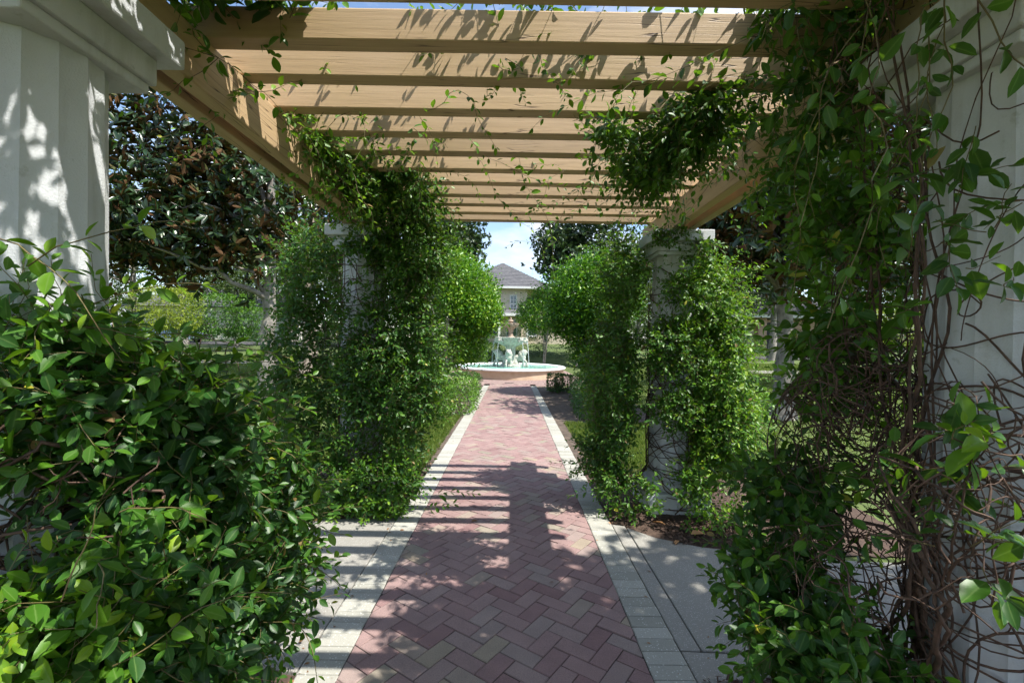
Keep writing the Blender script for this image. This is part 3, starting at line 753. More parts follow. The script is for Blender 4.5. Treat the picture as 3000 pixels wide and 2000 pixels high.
# ---- near left vine
v = Vine((CXL-0.02, 1.40, 0), np.random.default_rng(13)); A = (CXL-0.02, 1.40)
climb(v, *A, 12, 1.45, (0.005, 0.012), 3.5, -1.2); v.wrap(*A, 60, 0.1, 1.35)
v.tangle(P(220, 1180, 1.45), (0.3, 0.16, 0.2), 40, 0.8, (0.0025, 0.005)); v.tangle(P(150, 1450, 1.25), (0.25, 0.12, 0.25), 45, 0.7, (0.0025, 0.006))
v.tangle(P(600, 1350, 1.9), (0.3, 0.3, 0.45), 35, 0.8)
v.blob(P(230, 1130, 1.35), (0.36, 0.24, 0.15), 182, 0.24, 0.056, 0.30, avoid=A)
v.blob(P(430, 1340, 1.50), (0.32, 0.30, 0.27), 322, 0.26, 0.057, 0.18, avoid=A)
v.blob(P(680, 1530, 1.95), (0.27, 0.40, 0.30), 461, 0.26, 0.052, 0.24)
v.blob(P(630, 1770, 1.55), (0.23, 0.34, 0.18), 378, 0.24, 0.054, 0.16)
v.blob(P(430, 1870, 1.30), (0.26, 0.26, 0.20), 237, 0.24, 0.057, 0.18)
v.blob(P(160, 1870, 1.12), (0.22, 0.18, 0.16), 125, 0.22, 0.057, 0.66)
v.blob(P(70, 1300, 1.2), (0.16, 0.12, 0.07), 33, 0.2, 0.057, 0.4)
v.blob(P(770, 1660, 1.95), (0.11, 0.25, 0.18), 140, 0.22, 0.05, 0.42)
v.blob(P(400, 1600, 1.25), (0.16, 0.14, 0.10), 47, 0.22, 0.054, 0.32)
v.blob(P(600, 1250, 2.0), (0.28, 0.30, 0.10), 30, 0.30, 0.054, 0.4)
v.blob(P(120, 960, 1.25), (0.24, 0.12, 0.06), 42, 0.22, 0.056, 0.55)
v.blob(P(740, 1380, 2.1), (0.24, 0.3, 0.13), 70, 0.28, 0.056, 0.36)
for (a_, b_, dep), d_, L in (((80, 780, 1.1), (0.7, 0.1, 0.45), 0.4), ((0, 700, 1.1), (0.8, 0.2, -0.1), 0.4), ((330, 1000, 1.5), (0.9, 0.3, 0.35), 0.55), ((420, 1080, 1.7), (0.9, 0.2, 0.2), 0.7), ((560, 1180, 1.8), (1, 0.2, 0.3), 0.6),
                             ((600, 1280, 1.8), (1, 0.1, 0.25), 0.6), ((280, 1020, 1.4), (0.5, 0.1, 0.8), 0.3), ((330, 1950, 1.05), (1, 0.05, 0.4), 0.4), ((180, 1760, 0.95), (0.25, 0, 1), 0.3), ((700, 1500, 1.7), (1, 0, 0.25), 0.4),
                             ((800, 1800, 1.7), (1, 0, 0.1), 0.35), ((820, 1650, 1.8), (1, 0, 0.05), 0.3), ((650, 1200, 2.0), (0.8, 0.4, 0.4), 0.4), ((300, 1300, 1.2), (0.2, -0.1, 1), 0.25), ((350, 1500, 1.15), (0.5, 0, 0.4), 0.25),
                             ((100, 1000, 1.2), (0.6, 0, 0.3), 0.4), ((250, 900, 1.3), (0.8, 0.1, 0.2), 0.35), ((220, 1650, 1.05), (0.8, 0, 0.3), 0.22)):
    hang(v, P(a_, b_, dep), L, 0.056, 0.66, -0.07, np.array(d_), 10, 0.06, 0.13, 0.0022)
v.build('jasmine_vine', 'dense dark green jasmine vine bulging around the foot of the near left column', 'jasmine vines climbing the pergola columns')

# ---- near right vine
v = Vine((CXR, 1.47, 0), np.random.default_rng(14)); A = (CXR, 1.47)
climb(v, *A, 18, 3.0, (0.0025, 0.007), 3.4, 3.9); v.wrap(*A, 130, 0.05, 1.55, 0.215, 0.27, (0.15, 0.8), (0.0018, 0.005)); v.wrap(*A, 24, 1.4, 2.4, 0.215, 0.25, (0.1, 0.5), (0.0016, 0.0035))
v.tangle(P(2510, 1330, 1.85), (0.28, 0.25, 0.34), 180, 0.9, (0.0018, 0.0045)); v.tangle(P(2560, 1130, 1.75), (0.22, 0.2, 0.2), 60, 0.8, (0.0018, 0.0045))
v.tangle(P(2560, 800, 1.85), (0.12, 0.2, 0.6), 50, 1.0, (0.0016, 0.004)); v.tangle(P(2450, 1750, 1.65), (0.2, 0.25, 0.25), 70, 0.7)
v.tangle(P(2800, 1500, 1.22), (0.2, 0.1, 0.3), 45, 0.8, (0.0018, 0.0045))
v.tangle(P(2620, 200, 1.6), (0.15, 0.2, 0.35), 25, 0.9, (0.0018, 0.004))
v.blob(P(2490, 800, 1.95), (0.22, 0.32, 0.42), 78, 0.3, 0.062, 0.48)
v.blob(P(2560, 560, 1.85), (0.18, 0.22, 0.30), 34, 0.3, 0.062, 0.46)
v.blob(P(2420, 500, 2.05), (0.24, 0.28, 0.26), 46, 0.32, 0.06, 0.40)
v.blob(P(2450, 280, 1.95), (0.28, 0.22, 0.18), 34, 0.32, 0.064, 0.28)
v.blob(P(2470, 1080, 2.0), (0.22, 0.28, 0.22), 46, 0.28, 0.06, 0.46)
v.blob(P(2310, 1430, 1.95), (0.18, 0.26, 0.17), 80, 0.24, 0.062, 0.28)
v.blob(P(2260, 1640, 1.85), (0.15, 0.2, 0.13), 34, 0.22, 0.06, 0.30)
v.blob(P(2370, 1840, 1.65), (0.23, 0.25, 0.18), 120, 0.22, 0.062, 0.30)
v.blob(P(2450, 1960, 1.5), (0.26, 0.2, 0.09), 60, 0.2, 0.062, 0.30)
v.blob(P(2820, 1050, 1.2), (0.18, 0.08, 0.8), 15, 0.14, 0.066, 0.26, avoid=A)
v.blob(P(2800, 560, 1.2), (0.20, 0.08, 0.25), 9, 0.16, 0.066, 0.2, avoid=A)
v.blob(P(2840, 1270, 1.12), (0.06, 0.04, 0.03), 5, 0.1, 0.07, 0.72, avoid=A)
v.blob(P(2640, 1460, 1.5), (0.25, 0.1, 0.2), 8, 0.14, 0.066, 0.45, avoid=A)
v.blob(P(2900, 1700, 1.05), (0.10, 0.05, 0.18), 4, 0.14, 0.07, 0.15, avoid=A)
v.blob((1.5, 1.55, 3.14), (0.55, 0.75, 0.14), 480, 0.34, 0.06, 0.38)             # growth lying over the rafters
v.blob((1.35, 0.7, 3.14), (0.7, 0.8, 0.14), 340, 0.34, 0.06, 0.38)
v.blob((-0.6, 1.35, 3.10), (0.9, 0.5, 0.08), 90, 0.34, 0.06, 0.45)
v.blob((-1.2, 1.78, 3.08), (0.4, 0.3, 0.10), 120, 0.34, 0.07, 0.35)
v.blob((-0.3, 2.6, 3.07), (1.0, 0.6, 0.05), 34, 0.3, 0.05, 0.55)
v.blob((-0.9, 3.2, 3.07), (0.5, 0.6, 0.05), 30, 0.3, 0.05, 0.55)
v.blob((0.5, 2.0, 3.06), (0.9, 0.35, 0.06), 36, 0.3, 0.055, 0.5)
v.blob((0.0, -0.6, 3.12), (1.5, 1.0, 0.1), 260, 0.34, 0.06, 0.35)
for k in range(26):
    hang(v, (v.rg.uniform(0.9, 1.6), v.rg.uniform(1.5, 2.7), 2.86), v.rg.uniform(0.3, 1.0), 0.06, 0.36, -0.2, spacing=0.075)
hang(v, P(2230, 1640, 1.8), 0.22, 0.045, 0.3, 0.0, np.array([-1, 0, 0.5]), 8, 0.03, 0.06)
hang(v, P(2200, 1760, 1.7), 0.22, 0.05, 0.4, 0.0, np.array([-1, 0, 0.6]), 8, 0.03, 0.06)
hang(v, P(1560, 150, 2.2), 0.45, 0.04, 0.6, -0.1, np.array([0.5, 0.1, -0.5]), 14, 0.03, 0.6)
hang(v, P(1480, 170, 2.2), 0.7, 0.04, 0.6, 0.02, np.array([0.5, 0.05, -0.6]), 16, 0.035, 0.5)
for (xa, ya, pts_) in ((1.30, 1.72, [(2700, 1900, 1.5), (2690, 1700, 1.45), (2640, 1500, 1.55), (2660, 1250, 1.5), (2700, 900, 1.4), (2690, 500, 1.45), (2620, 100, 1.55), (2560, -250, 1.6)]), (0, 0, [(2640, 1980, 1.6), (2690, 1780, 1.5), (2700, 1640, 1.4), (2620, 1480, 1.6), (2600, 1200, 1.65), (2560, 800, 1.75), (2540, 300, 1.8), (2500, -120, 1.85)]),
                       (0, 0, [(2500, 1990, 1.75), (2600, 1850, 1.6), (2690, 1690, 1.42), (2650, 1560, 1.5), (2420, 1500, 1.8), (2330, 1420, 1.95)]), (0, 0, [(2720, 1990, 1.4), (2770, 1800, 1.22), (2700, 1600, 1.35), (2560, 1420, 1.7), (2400, 1250, 1.95)])):
    q_ = np.array([P(*k) for k in pts_]); t0 = np.linspace(0, 1, len(q_)); t1 = np.linspace(0, 1, 40)
    c_ = np.stack([np.interp(t1, t0, q_[:, k]) for k in range(3)], -1)
    for _ in range(3): c_[1:-1] = (c_[:-2] + 2*c_[1:-1] + c_[2:])/4
    for j_ in range(2):
        c2_ = c_ + np.stack([0.012*np.sin(t1*30+j_*3.1), 0.012*np.cos(t1*30+j_*3.1), 0*t1], -1) + v.rg.normal(0, 0.002, c_.shape)
        v.strand(c2_, 0.009-0.003*j_, 0.003, thick=True, bare=True)
for k in range(8):
    hang(v, P(v.rg.uniform(2500, 2950), v.rg.uniform(-100, 40), v.rg.uniform(1.12, 1.3)), v.rg.uniform(0.35, 1.0), 0.052, 0.3, -0.3, np.array([v.rg.normal(0, 0.4), 0.1, -1.0]), 12, 0.085, 0.2, 0.0022)
v.blob((-0.1, 0.7, 3.13), (0.95, 0.75, 0.12), 44, 0.34, 0.06, 0.35)
v.blob((-1.2, 0.5, 3.13), (0.6, 0.6, 0.12), 18, 0.34, 0.06, 0.35)
v.build('jasmine_vine', 'half bare jasmine vine, a tangle of brown stems around the near right column', 'jasmine vines climbing the pergola columns')

# ================================================================== trees
def limb_poly(p0, p1, n=8, sag=0.1, rg=RNG):
    t = np.linspace(0, 1, n)[:, None]; p = np.asarray(p0)*(1-t) + np.asarray(p1)*t
    p = p + rg.normal(0, sag, p.shape)*np.sin(np.pi*t); p[:, 2] += (0.3*np.sin(np.pi*t))[:, 0]*sag*4
    return p

def trunk_mesh(name, polys, radii, m, base):
    v, f = tube_arrays(polys, radii, 10); return np_mesh(name, v-np.asarray(base), f, True, None, [m])

def crown_points(rg, lobes, n, shell=0.35):
    """lobes: (cx,cy,cz,rx,ry,rz,weight)"""
    w_ = np.array([q[6] for q in lobes]); w_ = w_/w_.sum(); k = rg.choice(len(lobes), n, p=w_)
    L = np.array([q[:6] for q in lobes]); u = unit(rg.normal(0, 1, (n, 3))); rr = (shell + (1-shell)*rg.random(n)**0.6)
    return L[k, :3] + u*L[k, 3:]*rr[:, None], u

def make_tree(name, label, base, trunk_r, trunk_top, lobes, n, leaf, size, mats, bark, group, tpl, whorl=1, under=None, limbs=7, lean=(0, 0), seed=0, tint=(0.45, 0.2), tris_single=0, cat='tree', stems=1):
    rg = np.random.default_rng(seed); base = np.array(base, float)
    root = empty(name, tuple(base), label, cat, group)
    polys = []; rad = []
    for s_ in range(stems):
        off = np.array([0, 0, 0]) if stems == 1 else np.array([rg.normal(0, 0.12), rg.normal(0, 0.12), 0])
        top = base + np.array([lean[0], lean[1], trunk_top]) + (0 if stems == 1 else off*5)
        t = np.linspace(0, 1, 14)[:, None]; p = (base+off-np.array([0, 0, 0.15]))*(1-t) + top*t + rg.normal(0, trunk_r*0.12, (14, 3))
        polys.append(p); flare = 1 + 0.7*np.exp(-np.linspace(0, 1, 14)*14*0.6); rad.append(trunk_r*np.linspace(1, 0.45, 14)*flare)
        for i in range(limbs):
            q = lobes[rg.integers(len(lobes))]; tgt = np.array(q[:3]) + unit(rg.normal(0, 1, 3))*np.array(q[3:6])*0.75
            st = p[rg.integers(6, 14)]; lp_ = limb_poly(st, tgt, 8, 0.12, rg); polys.append(lp_); rad.append(np.linspace(trunk_r*0.35, trunk_r*0.05, 8))
    put('trunk', trunk_mesh('trunk', polys, rad, bark, base), root)
    c, u = crown_points(rg, lobes, n)
    # clumps: pull points towards cluster centres for light and dark patches
    cl, _ = crown_points(rg, lobes, max(12, n//70), 0.5)
    near = rg.integers(len(cl), size=n)
    mixm = rg.random(n) < 0.45
    spread_ = np.mean([q[3] for q in lobes])*0.16
    c[mixm] = cl[near[mixm]] + rg.normal(0, spread_, (mixm.sum(), 3))
    d0 = unit(u + rg.normal(0, 0.5, u.shape) + np.array([0, 0, 0.25]))
    if whorl > 1:
        c = np.repeat(c, whorl, 0); d0 = np.repeat(d0, whorl, 0)
        d = unit(d0*0.55 + unit(np.cross(d0, rg.normal(0, 1, d0.shape)))*0.85)
        nn = d0*0.9 + rg.normal(0, 0.25, d0.shape) + np.array([0, 0, 0.3])
    else:
        d = unit(d0 + rg.normal(0, 0.6, d0.shape)); nn = np.array([0.15, -0.1, 0.8]) + rg.normal(0, 0.55, d0.shape) + 0.4*u
    N = len(c); ls = size*np.clip(rg.normal(1, 0.22, N), 0.5, 1.6)
    R = frames(d, nn)*ls[:, None, None]
    tt = np.clip(rg.normal(tint[0], tint[1], N), 0, 1)
    mask = np.ones(N, bool)
    if tris_single:
        px, py = project(c); inside = (px > 0) & (px < 3000) & (py > 0) & (py < 2000)
        dist = np.linalg.norm(c-np.array([0, 0, CAM_H]), axis=1); sc = np.where(inside, ls/dist, 0)
        pick = np.argsort(-sc)[:tris_single]
        for i in pick:
            lv = int(round(tt[i]*3)); key = (name, lv)
            if key not in SINGLE:
                SINGLE[key] = instance_mesh('leaf', tpl, np.zeros((1, 3)), np.eye(3)[None], np.array([lv/3]), mats, None if under is None else under/size)
            o = put('leaf', SINGLE[key], root); o.matrix_basis = Matrix([list(R[i][k]) + [c[i][k]-base[k]] for k in range(3)] + [[0, 0, 0, 1]])
        mask[pick] = False
    Rn = R[mask]; 
    Ru = Rn.copy()
    me = instance_mesh('crown', tpl, c[mask]-base, Ru, tt[mask], mats, None if under is None else under/size)
    put('crown', me, root, kind='stuff')
    return root
SINGLE = {}

def TZ(x, y): return float(terrain(x, y))
def base_at(px, Y):
    x = (px-1500)*Y/FPX; return (x, Y, TZ(x, Y)-0.02)

MG = dict(n=3000, leaf='magnolia', size=0.19, mats=[MAG_TOP, MAG_UND], bark=BARK, group='magnolia trees around the garden', tpl=LEAF_LONG, whorl=7, under=0.004, limbs=14)
b0 = base_at(787, 11.0)
make_tree('magnolia_tree', 'magnolia with brown leaf undersides left of the pergola, its grey trunk beside the leafy column', b0, 0.19, 5.2,
          [(b0[0]-2.6, 10.3, 4.6, 2.3, 2.0, 1.8, 3.4), (b0[0]-0.5, 10.5, 4.6, 1.7, 1.5, 1.5, 2.4), (b0[0]-1.3, 11, 6.9, 2.4, 2.2, 1.8, 1.5), (b0[0]-1.4, 9.6, 3.9, 1.8, 1.2, 0.9, 1.4)], seed=21, tris_single=200, **MG)
b0 = base_at(2300, 9.5)
MG['group'] = 'magnolia trees around the garden'
make_tree('magnolia_tree', 'magnolia with dark glossy leaves behind the far right column, its pale trunk bare below', b0, 0.19, 5.0,
          [(b0[0]-0.9, 9.3, 4.3, 1.7, 1.7, 1.5, 2.6), (b0[0]+1.7, 9.6, 4.6, 2.0, 1.8, 1.7, 2.2), (b0[0]+0.2, 9.8, 6.4, 2.6, 2.3, 1.8, 2.0), (b0[0]-1.6, 10.2, 5.6, 1.6, 1.5, 1.2, 1)], seed=22, tris_single=200, **MG)
make_tree('magnolia_tree', 'unseen magnolia added right of the pergola beside the camera to shade the near columns', (6.0, 0.2, -0.03), 0.2, 5.5,  # out-of-view tree added for its shade on the near columns and right walk
          [(5.4, -0.4, 5.6, 1.6, 1.4, 1.2, 2), (6.4, 0.2, 6.6, 1.7, 1.4, 1.2, 1.2), (4.4, -0.7, 5.0, 1.1, 1.1, 0.8, 1.0), (4.3, 1.1, 5.6, 1.1, 0.9, 0.8, 1.1)], seed=27, **MG)
MG['n'] = 2200; MG['size'] = 0.19
b0 = base_at(905, 14.5)
MG2 = dict(MG); MG2['bark'] = BARK_PALE
make_tree('magnolia_tree', 'magnolia with flaking pale trunk seen behind the leaves of the far left column', b0, 0.23, 5.5,
          [(b0[0], 14.5, 5.6, 2.4, 2.2, 1.8, 2), (b0[0]-1, 15, 7.6, 2.2, 2.2, 1.6, 1.3)], seed=23, **MG2)
b0 = base_at(2428, 14.0)
make_tree('magnolia_tree', 'smaller magnolia with a pale trunk seen between the vines on the right', b0, 0.2, 5.0,
          [(b0[0], 14, 5.0, 2.6, 2.2, 1.7, 2), (b0[0]+0.6, 14.4, 7.0, 2.4, 2.2, 1.6, 1.3)], seed=24, **MG)
MG['n'] = 3200; MG['size'] = 0.21; MG['under'] = None; MG['mats'] = [MAG_TOP]; MG['tpl'] = LEAF_LOW
b0 = base_at(1305, 27); b0 = (b0[0]-0.4, 27, TZ(b0[0], 27))
make_tree('magnolia_tree', 'tall dark magnolia left of the sky gap behind the clipped tree', b0, 0.22, 6.0,
          [(b0[0]+0.2, 27, 6.2, 2.5, 2.3, 2.6, 2), (b0[0]-0.2, 27, 8.8, 2.2, 2.0, 1.8, 1.2), (b0[0]+1.3, 27, 7.6, 1.6, 1.6, 1.2, .6)], seed=25, tint=(0.62, 0.25), **MG)
b0 = base_at(1700, 27)
make_tree('magnolia_tree', 'tall dark magnolia right of the sky gap behind the clipped tree', b0, 0.24, 6.0,
          [(b0[0], 27, 6.2, 2.7, 2.4, 2.4, 2), (b0[0]+0.2, 27, 9.2, 2.7, 2.2, 2.2, 1.6), (b0[0]-1.5, 27, 7.3, 1.5, 1.5, 1.4, .8)], seed=26, tint=(0.62, 0.25), **MG)

SG = dict(leaf='s', mats=[SHRUB], bark=BARK, group='clipped round trees flanking the fountain', tpl=LEAF_LOW, limbs=9)
b0 = (P(1300, 1000, 14.5)[0], 14.5, -0.03)
make_tree('clipped_tree', 'rounded bright green clipped tree left of the fountain', b0, 0.10, 2.2,
          [(P(1330, 860, 14.5)[0], 14.5, 3.05, 1.42, 1.4, 1.25, 3), (P(1290, 760, 14.5)[0], 14.7, 3.7, 1.0, 1.1, 0.85, 1.4), (P(1400, 930, 14.3)[0], 14.2, 2.45, 0.78, 0.9, 0.72, 1.3), (P(1230, 950, 14.5)[0], 14.6, 2.6, 0.9, 1, 0.9, 1), (P(1335, 1010, 14.6)[0], 14.6, 1.5, 1.0, 0.9, 0.8, 1.3)],
          n=36000, size=0.105, seed=31, tint=(0.74, 0.22), stems=3, **SG)
b0 = (P(1745, 1000, 14.0)[0], 14.0, -0.03)
make_tree('clipped_tree', 'broad dark green clipped tree right of the fountain, beside the vine', b0, 0.10, 2.2,
          [(P(1740, 880, 14)[0], 14.0, 2.95, 1.45, 1.4, 1.2, 3), (P(1770, 800, 14)[0], 14.2, 3.5, 1.05, 1.1, 0.8, 1.4), (P(1675, 935, 13.8)[0], 13.8, 2.3, 0.8, 0.9, 0.65, 1.1), (P(1765, 1030, 14)[0], 14.0, 1.3, 0.95, 0.9, 0.75, 1.2)],
          n=34000, size=0.105, seed=32, tint=(0.52, 0.24), stems=3, **SG)
b0 = (P(1592, 1000, 27.0)[0], 27.0, TZ(1.9, 27.0))
make_tree('clipped_tree', 'smaller clipped tree with several stems, behind the fountain to its right', b0, 0.05, 2.6,
          [(P(1585, 925, 27)[0], 27.0, P(1585, 925, 27)[2], 1.45, 1.3, 1.15, 3), (P(1610, 870, 27)[0], 27.2, P(1610, 870, 27)[2], 1.1, 1.0, 0.7, 1.2)],
          n=13000, size=0.115, seed=33, tint=(0.68, 0.22), stems=4, **SG)

def hedge(name, label, boxes, n, size, m, group, seed, tint=(0.5, 0.25), cat='hedge', tpl=None):
    rg = np.random.default_rng(seed); c0 = np.array([boxes[0][0], boxes[0][1], TZ(boxes[0][0], boxes[0][1])])
    root = empty(name, tuple(c0), label, cat, group)
    vol = np.array([b_[3]*b_[4]*b_[5] for b_ in boxes]); k = rg.choice(len(boxes), n, p=vol/vol.sum()); B = np.array(boxes)[k]
    u = rg.uniform(-1, 1, (n, 3)); j = rg.integers(0, 3, n); face = rg.random(n) < 0.7
    s_ = np.sign(u[np.arange(n), j]); u[np.arange(n)[face], j[face]] = (s_*rg.uniform(0.8, 1.05, n))[face]
    ln_ = np.abs(u).max(1); u = u/np.maximum(1, (np.linalg.norm(u, axis=1)/1.32))[:, None]
    p = B[:, :3] + u*B[:, 3:6]*(1+rg.normal(0, 0.04, (n, 1)))
    d = unit(u + rg.normal(0, 0.7, (n, 3))); nn = np.array([0.1, -0.15, 0.8]) + rg.normal(0, 0.5, (n, 3)) + 0.4*u
    ls = size*np.clip(rg.normal(1, 0.25, n), 0.5, 1.6); R = frames(d, nn)*ls[:, None, None]
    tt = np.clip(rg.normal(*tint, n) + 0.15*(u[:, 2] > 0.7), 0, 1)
    put('foliage', instance_mesh('foliage', tpl or LEAF_LOW, p-c0, R, tt, [m]), root, kind='stuff')
    polys = []; rad = []
    for i in range(26):
        bb = boxes[rg.integers(len(boxes))]; x0 = bb[0]+rg.uniform(-.7, .7)*bb[3]; y0 = bb[1]+rg.uniform(-.7, .7)*bb[4]
        polys.append(wander((x0, y0, bb[2]-bb[5]-0.05), (rg.normal(0, .3), rg.normal(0, .3), 1), bb[5]*1.7, 6, 0, 0.2, rg)); rad.append(np.linspace(0.012, 0.004, 7))
    v_, f_ = tube_arrays(polys, rad, 4); put('branches', np_mesh('branches', v_-c0, f_, True, None, [STEM]), root, kind='stuff')
    return root

def hb(px, py, Y, rx, ry, rz): q = P(px, py, Y); return (q[0], Y, q[2], rx, ry, rz)
q = P(1330, 1150, 10.4)
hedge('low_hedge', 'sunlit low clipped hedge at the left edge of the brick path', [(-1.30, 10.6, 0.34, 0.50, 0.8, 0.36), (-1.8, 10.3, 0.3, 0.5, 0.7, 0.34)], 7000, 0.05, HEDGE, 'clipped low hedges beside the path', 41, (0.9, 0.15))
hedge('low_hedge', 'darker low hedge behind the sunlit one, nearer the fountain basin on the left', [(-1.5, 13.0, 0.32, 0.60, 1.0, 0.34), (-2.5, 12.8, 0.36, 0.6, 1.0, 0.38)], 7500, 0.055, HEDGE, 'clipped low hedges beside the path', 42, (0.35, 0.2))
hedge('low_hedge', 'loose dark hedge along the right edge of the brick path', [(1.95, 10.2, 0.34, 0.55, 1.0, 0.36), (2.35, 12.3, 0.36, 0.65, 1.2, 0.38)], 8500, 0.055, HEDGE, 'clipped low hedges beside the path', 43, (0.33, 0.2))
hedge('small_shrub', 'small dark sapling shrub at the right corner where the path meets the plaza', [(1.38, 14.6, 0.32, 0.24, 0.24, 0.26), (1.65, 14.8, 0.30, 0.25, 0.25, 0.24)], 3000, 0.055, HEDGE, None, 44, (0.35, 0.15), 'shrub')
hedge('rounded_shrub', 'pale green rounded shrub at the left rear of the fountain basin', [hb(1415, 1040, 28.5, 1.1, 0.8, 0.75)], 5000, 0.08, HEDGE, None, 45, (0.8, 0.15), 'shrub')
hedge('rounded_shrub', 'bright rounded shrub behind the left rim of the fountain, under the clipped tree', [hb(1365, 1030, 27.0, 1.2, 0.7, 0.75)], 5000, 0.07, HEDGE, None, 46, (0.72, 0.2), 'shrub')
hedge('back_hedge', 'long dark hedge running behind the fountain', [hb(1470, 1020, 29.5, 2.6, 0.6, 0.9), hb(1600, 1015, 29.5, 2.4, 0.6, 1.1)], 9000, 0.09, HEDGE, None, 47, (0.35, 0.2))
hedge('lime_bush', 'yellow green bush in full sun beyond the lawn on the left', [hb(490, 905, 22, 1.15, 1.0, 0.95), hb(450, 950, 22, 0.8, 0.8, 0.6)], 9000, 0.10, LIME, None, 48, (0.6, 0.25), 'bush', LEAF_LOW)
hedge('lime_bush', 'low yellow green hedge behind the pale trunk on the right', [hb(2600, 960, 24, 2.4, 0.8, 0.9)], 8000, 0.10, LIME, None, 49, (0.45, 0.25), 'bush', LEAF_LOW)
hedge('clipped_hedge', 'clipped dark hedge in front of the brick building on the right', [hb(2160, 1045, 28, 1.7, 0.6, 0.55), hb(2190, 1010, 29.5, 0.9, 0.5, 0.45)], 7000, 0.09, HEDGE, None, 50, (0.4, 0.2))
hedge('ground_shrub', 'low leafy plants in the bed behind the far right vine', [hb(2110, 1180, 8.0, 0.6, 0.7, 0.3)], 2600, 0.06, HEDGE, None, 51, (0.75, 0.2), 'shrub')

hedge('round_bush', 'mid green bush between the yellow bush and the grey magnolia trunk', [hb(650, 920, 25, 1.5, 1.0, 1.0), hb(730, 945, 25.5, 1.0, 0.9, 0.8), hb(570, 960, 25, 0.9, 0.8, 0.5)], 9000, 0.12, HEDGE, None, 53, (0.6, 0.25), 'bush')
hedge('street_hedge', 'dark hedge along the street in front of the white house on the left', [hb(640, 985, 37, 2.6, 0.6, 0.6), hb(730, 990, 37, 1.8, 0.6, 0.6)], 6000, 0.11, HEDGE, None, 52, (0.35, 0.2))
# far trees: two kinds, copied
FG = dict(leaf='f', mats=[FARLEAF], bark=BARK, group='broad trees standing far behind the garden', tpl=LEAF_LOW, limbs=8)
proto = []
for sd_ in (61, 62):
    rg = np.random.default_rng(sd_)
    lob = [(rg.normal(0, 1.6), rg.normal(0, 1.4), 5.2+rg.normal(0, 1.2), rg.uniform(1.6, 2.6), rg.uniform(1.6, 2.4), rg.uniform(1.3, 2.0), 1) for _ in range(7)]
    proto.append(make_tree('broad_tree', 'x', (0, 0, 0), 0.24, 4.5, lob, n=9000, size=0.20, seed=sd_, tint=(0.5, 0.25), **FG))
spots = [(-17.0, 28.5, 0.8, 'broad tree beyond the left lawn, right of the yellow green bush'), (-13, 36, 1.1, 'broad tree behind the magnolia trunk on the left'), (-22, 31, 1.0, 'broad tree behind the yellow green bush on the left'),
         (-7.5, 40, 1.0, 'broad tree far behind the far left column'), (9.0, 33, 0.95, 'broad tree far behind the far right column'), (16.5, 36, 1.2, 'broad tree over the brick building on the right'),
         (22, 30, 1.2, 'broad tree behind the stems of the near right vine'), (30, 36, 1.4, 'broad tree behind the near right column'), (13.5, 24, 0.85, 'small broad tree right of the pale magnolia trunk'), (-27, 33, 1.25, 'broad tree behind the near left column'),
         (-10.5, 30, 0.8, 'small broad tree between the two trunks on the left'), (6.6, 27, 0.62, 'small broad tree between the clipped tree and the far right column'), (-19.0, 40, 1.3, 'tall broad tree behind the white house across the street')]
for i, (x, y, sc, lab) in enumerate(spots):
    src = proto[i % 2]
    if i < 2: r_ = src
    else:
        r_ = src.copy(); C.objects.link(r_)
        for ch in list(src.children):
            cc_ = ch.copy(); C.objects.link(cc_); cc_.parent = r_
    r_['label'] = lab; r_.location = (x, y, TZ(x, y)-0.03); r_.scale = (sc, sc, sc); r_.rotation_euler = (0, 0, i*1.3)

# a wood far behind everything
rg = np.random.default_rng(77); nW = 42000
xw_ = rg.uniform(-75, 75, nW); hw_ = 5.0 + 2.2*np.sin(xw_*0.31) + 1.4*np.sin(xw_*0.83+1) + 0.9*np.sin(xw_*2.1+2)
pw_ = np.stack([xw_, 62+rg.uniform(-3, 3, nW), 1.2 + hw_*rg.random(nW)**0.8], -1)
dw_ = unit(rg.normal(0, 1, (nW, 3))); put('distant_wood', instance_mesh('distant_wood', LEAF_LOW, pw_, frames(dw_, np.array([0.2, -0.6, 0.7])+rg.normal(0, 0.5, (nW, 3)))*(0.5*rg.uniform(0.6, 1.4, nW))[:, None, None], np.clip(rg.normal(0.45, 0.25, nW), 0, 1), [FARLEAF]), kind='stuff', label='dark band of woodland far behind the houses', cat='wood')

# ================================================================== fountain
FST = simple_mat('weathered_cast_stone', (0.26, 0.26, 0.22), (0.56, 0.55, 0.49), 9, 0.85, 0.5, 0.012, 8)
FST_B = simple_mat('stained_brown_stone', (0.20, 0.14, 0.10), (0.46, 0.36, 0.28), 10, 0.85, 0.5, 0.012, 8)
BASIN = simple_mat('terracotta_render', (0.50, 0.36, 0.245), (0.60, 0.455, 0.33), 4, 0.85, 0.2, 0.004)
RIM = simple_mat('white_rim', (0.66, 0.68, 0.70), (0.80, 0.81, 0.82), 6, 0.55, 0.1, 0.003)
POOL = simple_mat('turquoise_basin_paint', (0.20, 0.50, 0.44), (0.34, 0.62, 0.52), 2, 0.6, 0.0)
m, n, l, b = mat('fountain_water'); WATER = m
b.inputs['Base Color'].default_value = (0.30, 0.66, 0.55, 1); b.inputs['Transmission Weight'].default_value = 0.25; b.inputs['Specular IOR Level'].default_value = 0.35; b.inputs['IOR'].default_value = 1.33; b.inputs['Roughness'].default_value = 0.06
tn = noise(n, l, pos(n), 7, 4); bump(n, l, tn.outputs['Fac'], b, 0.25, 0.03)
m, n, l, b = mat('falling_water'); FALL = m
b.inputs['Base Color'].default_value = (0.9, 0.95, 0.97, 1); b.inputs['Transmission Weight'].default_value = 0.5; b.inputs['Roughness'].default_value = 0.2; b.inputs['IOR'].default_value = 1.33

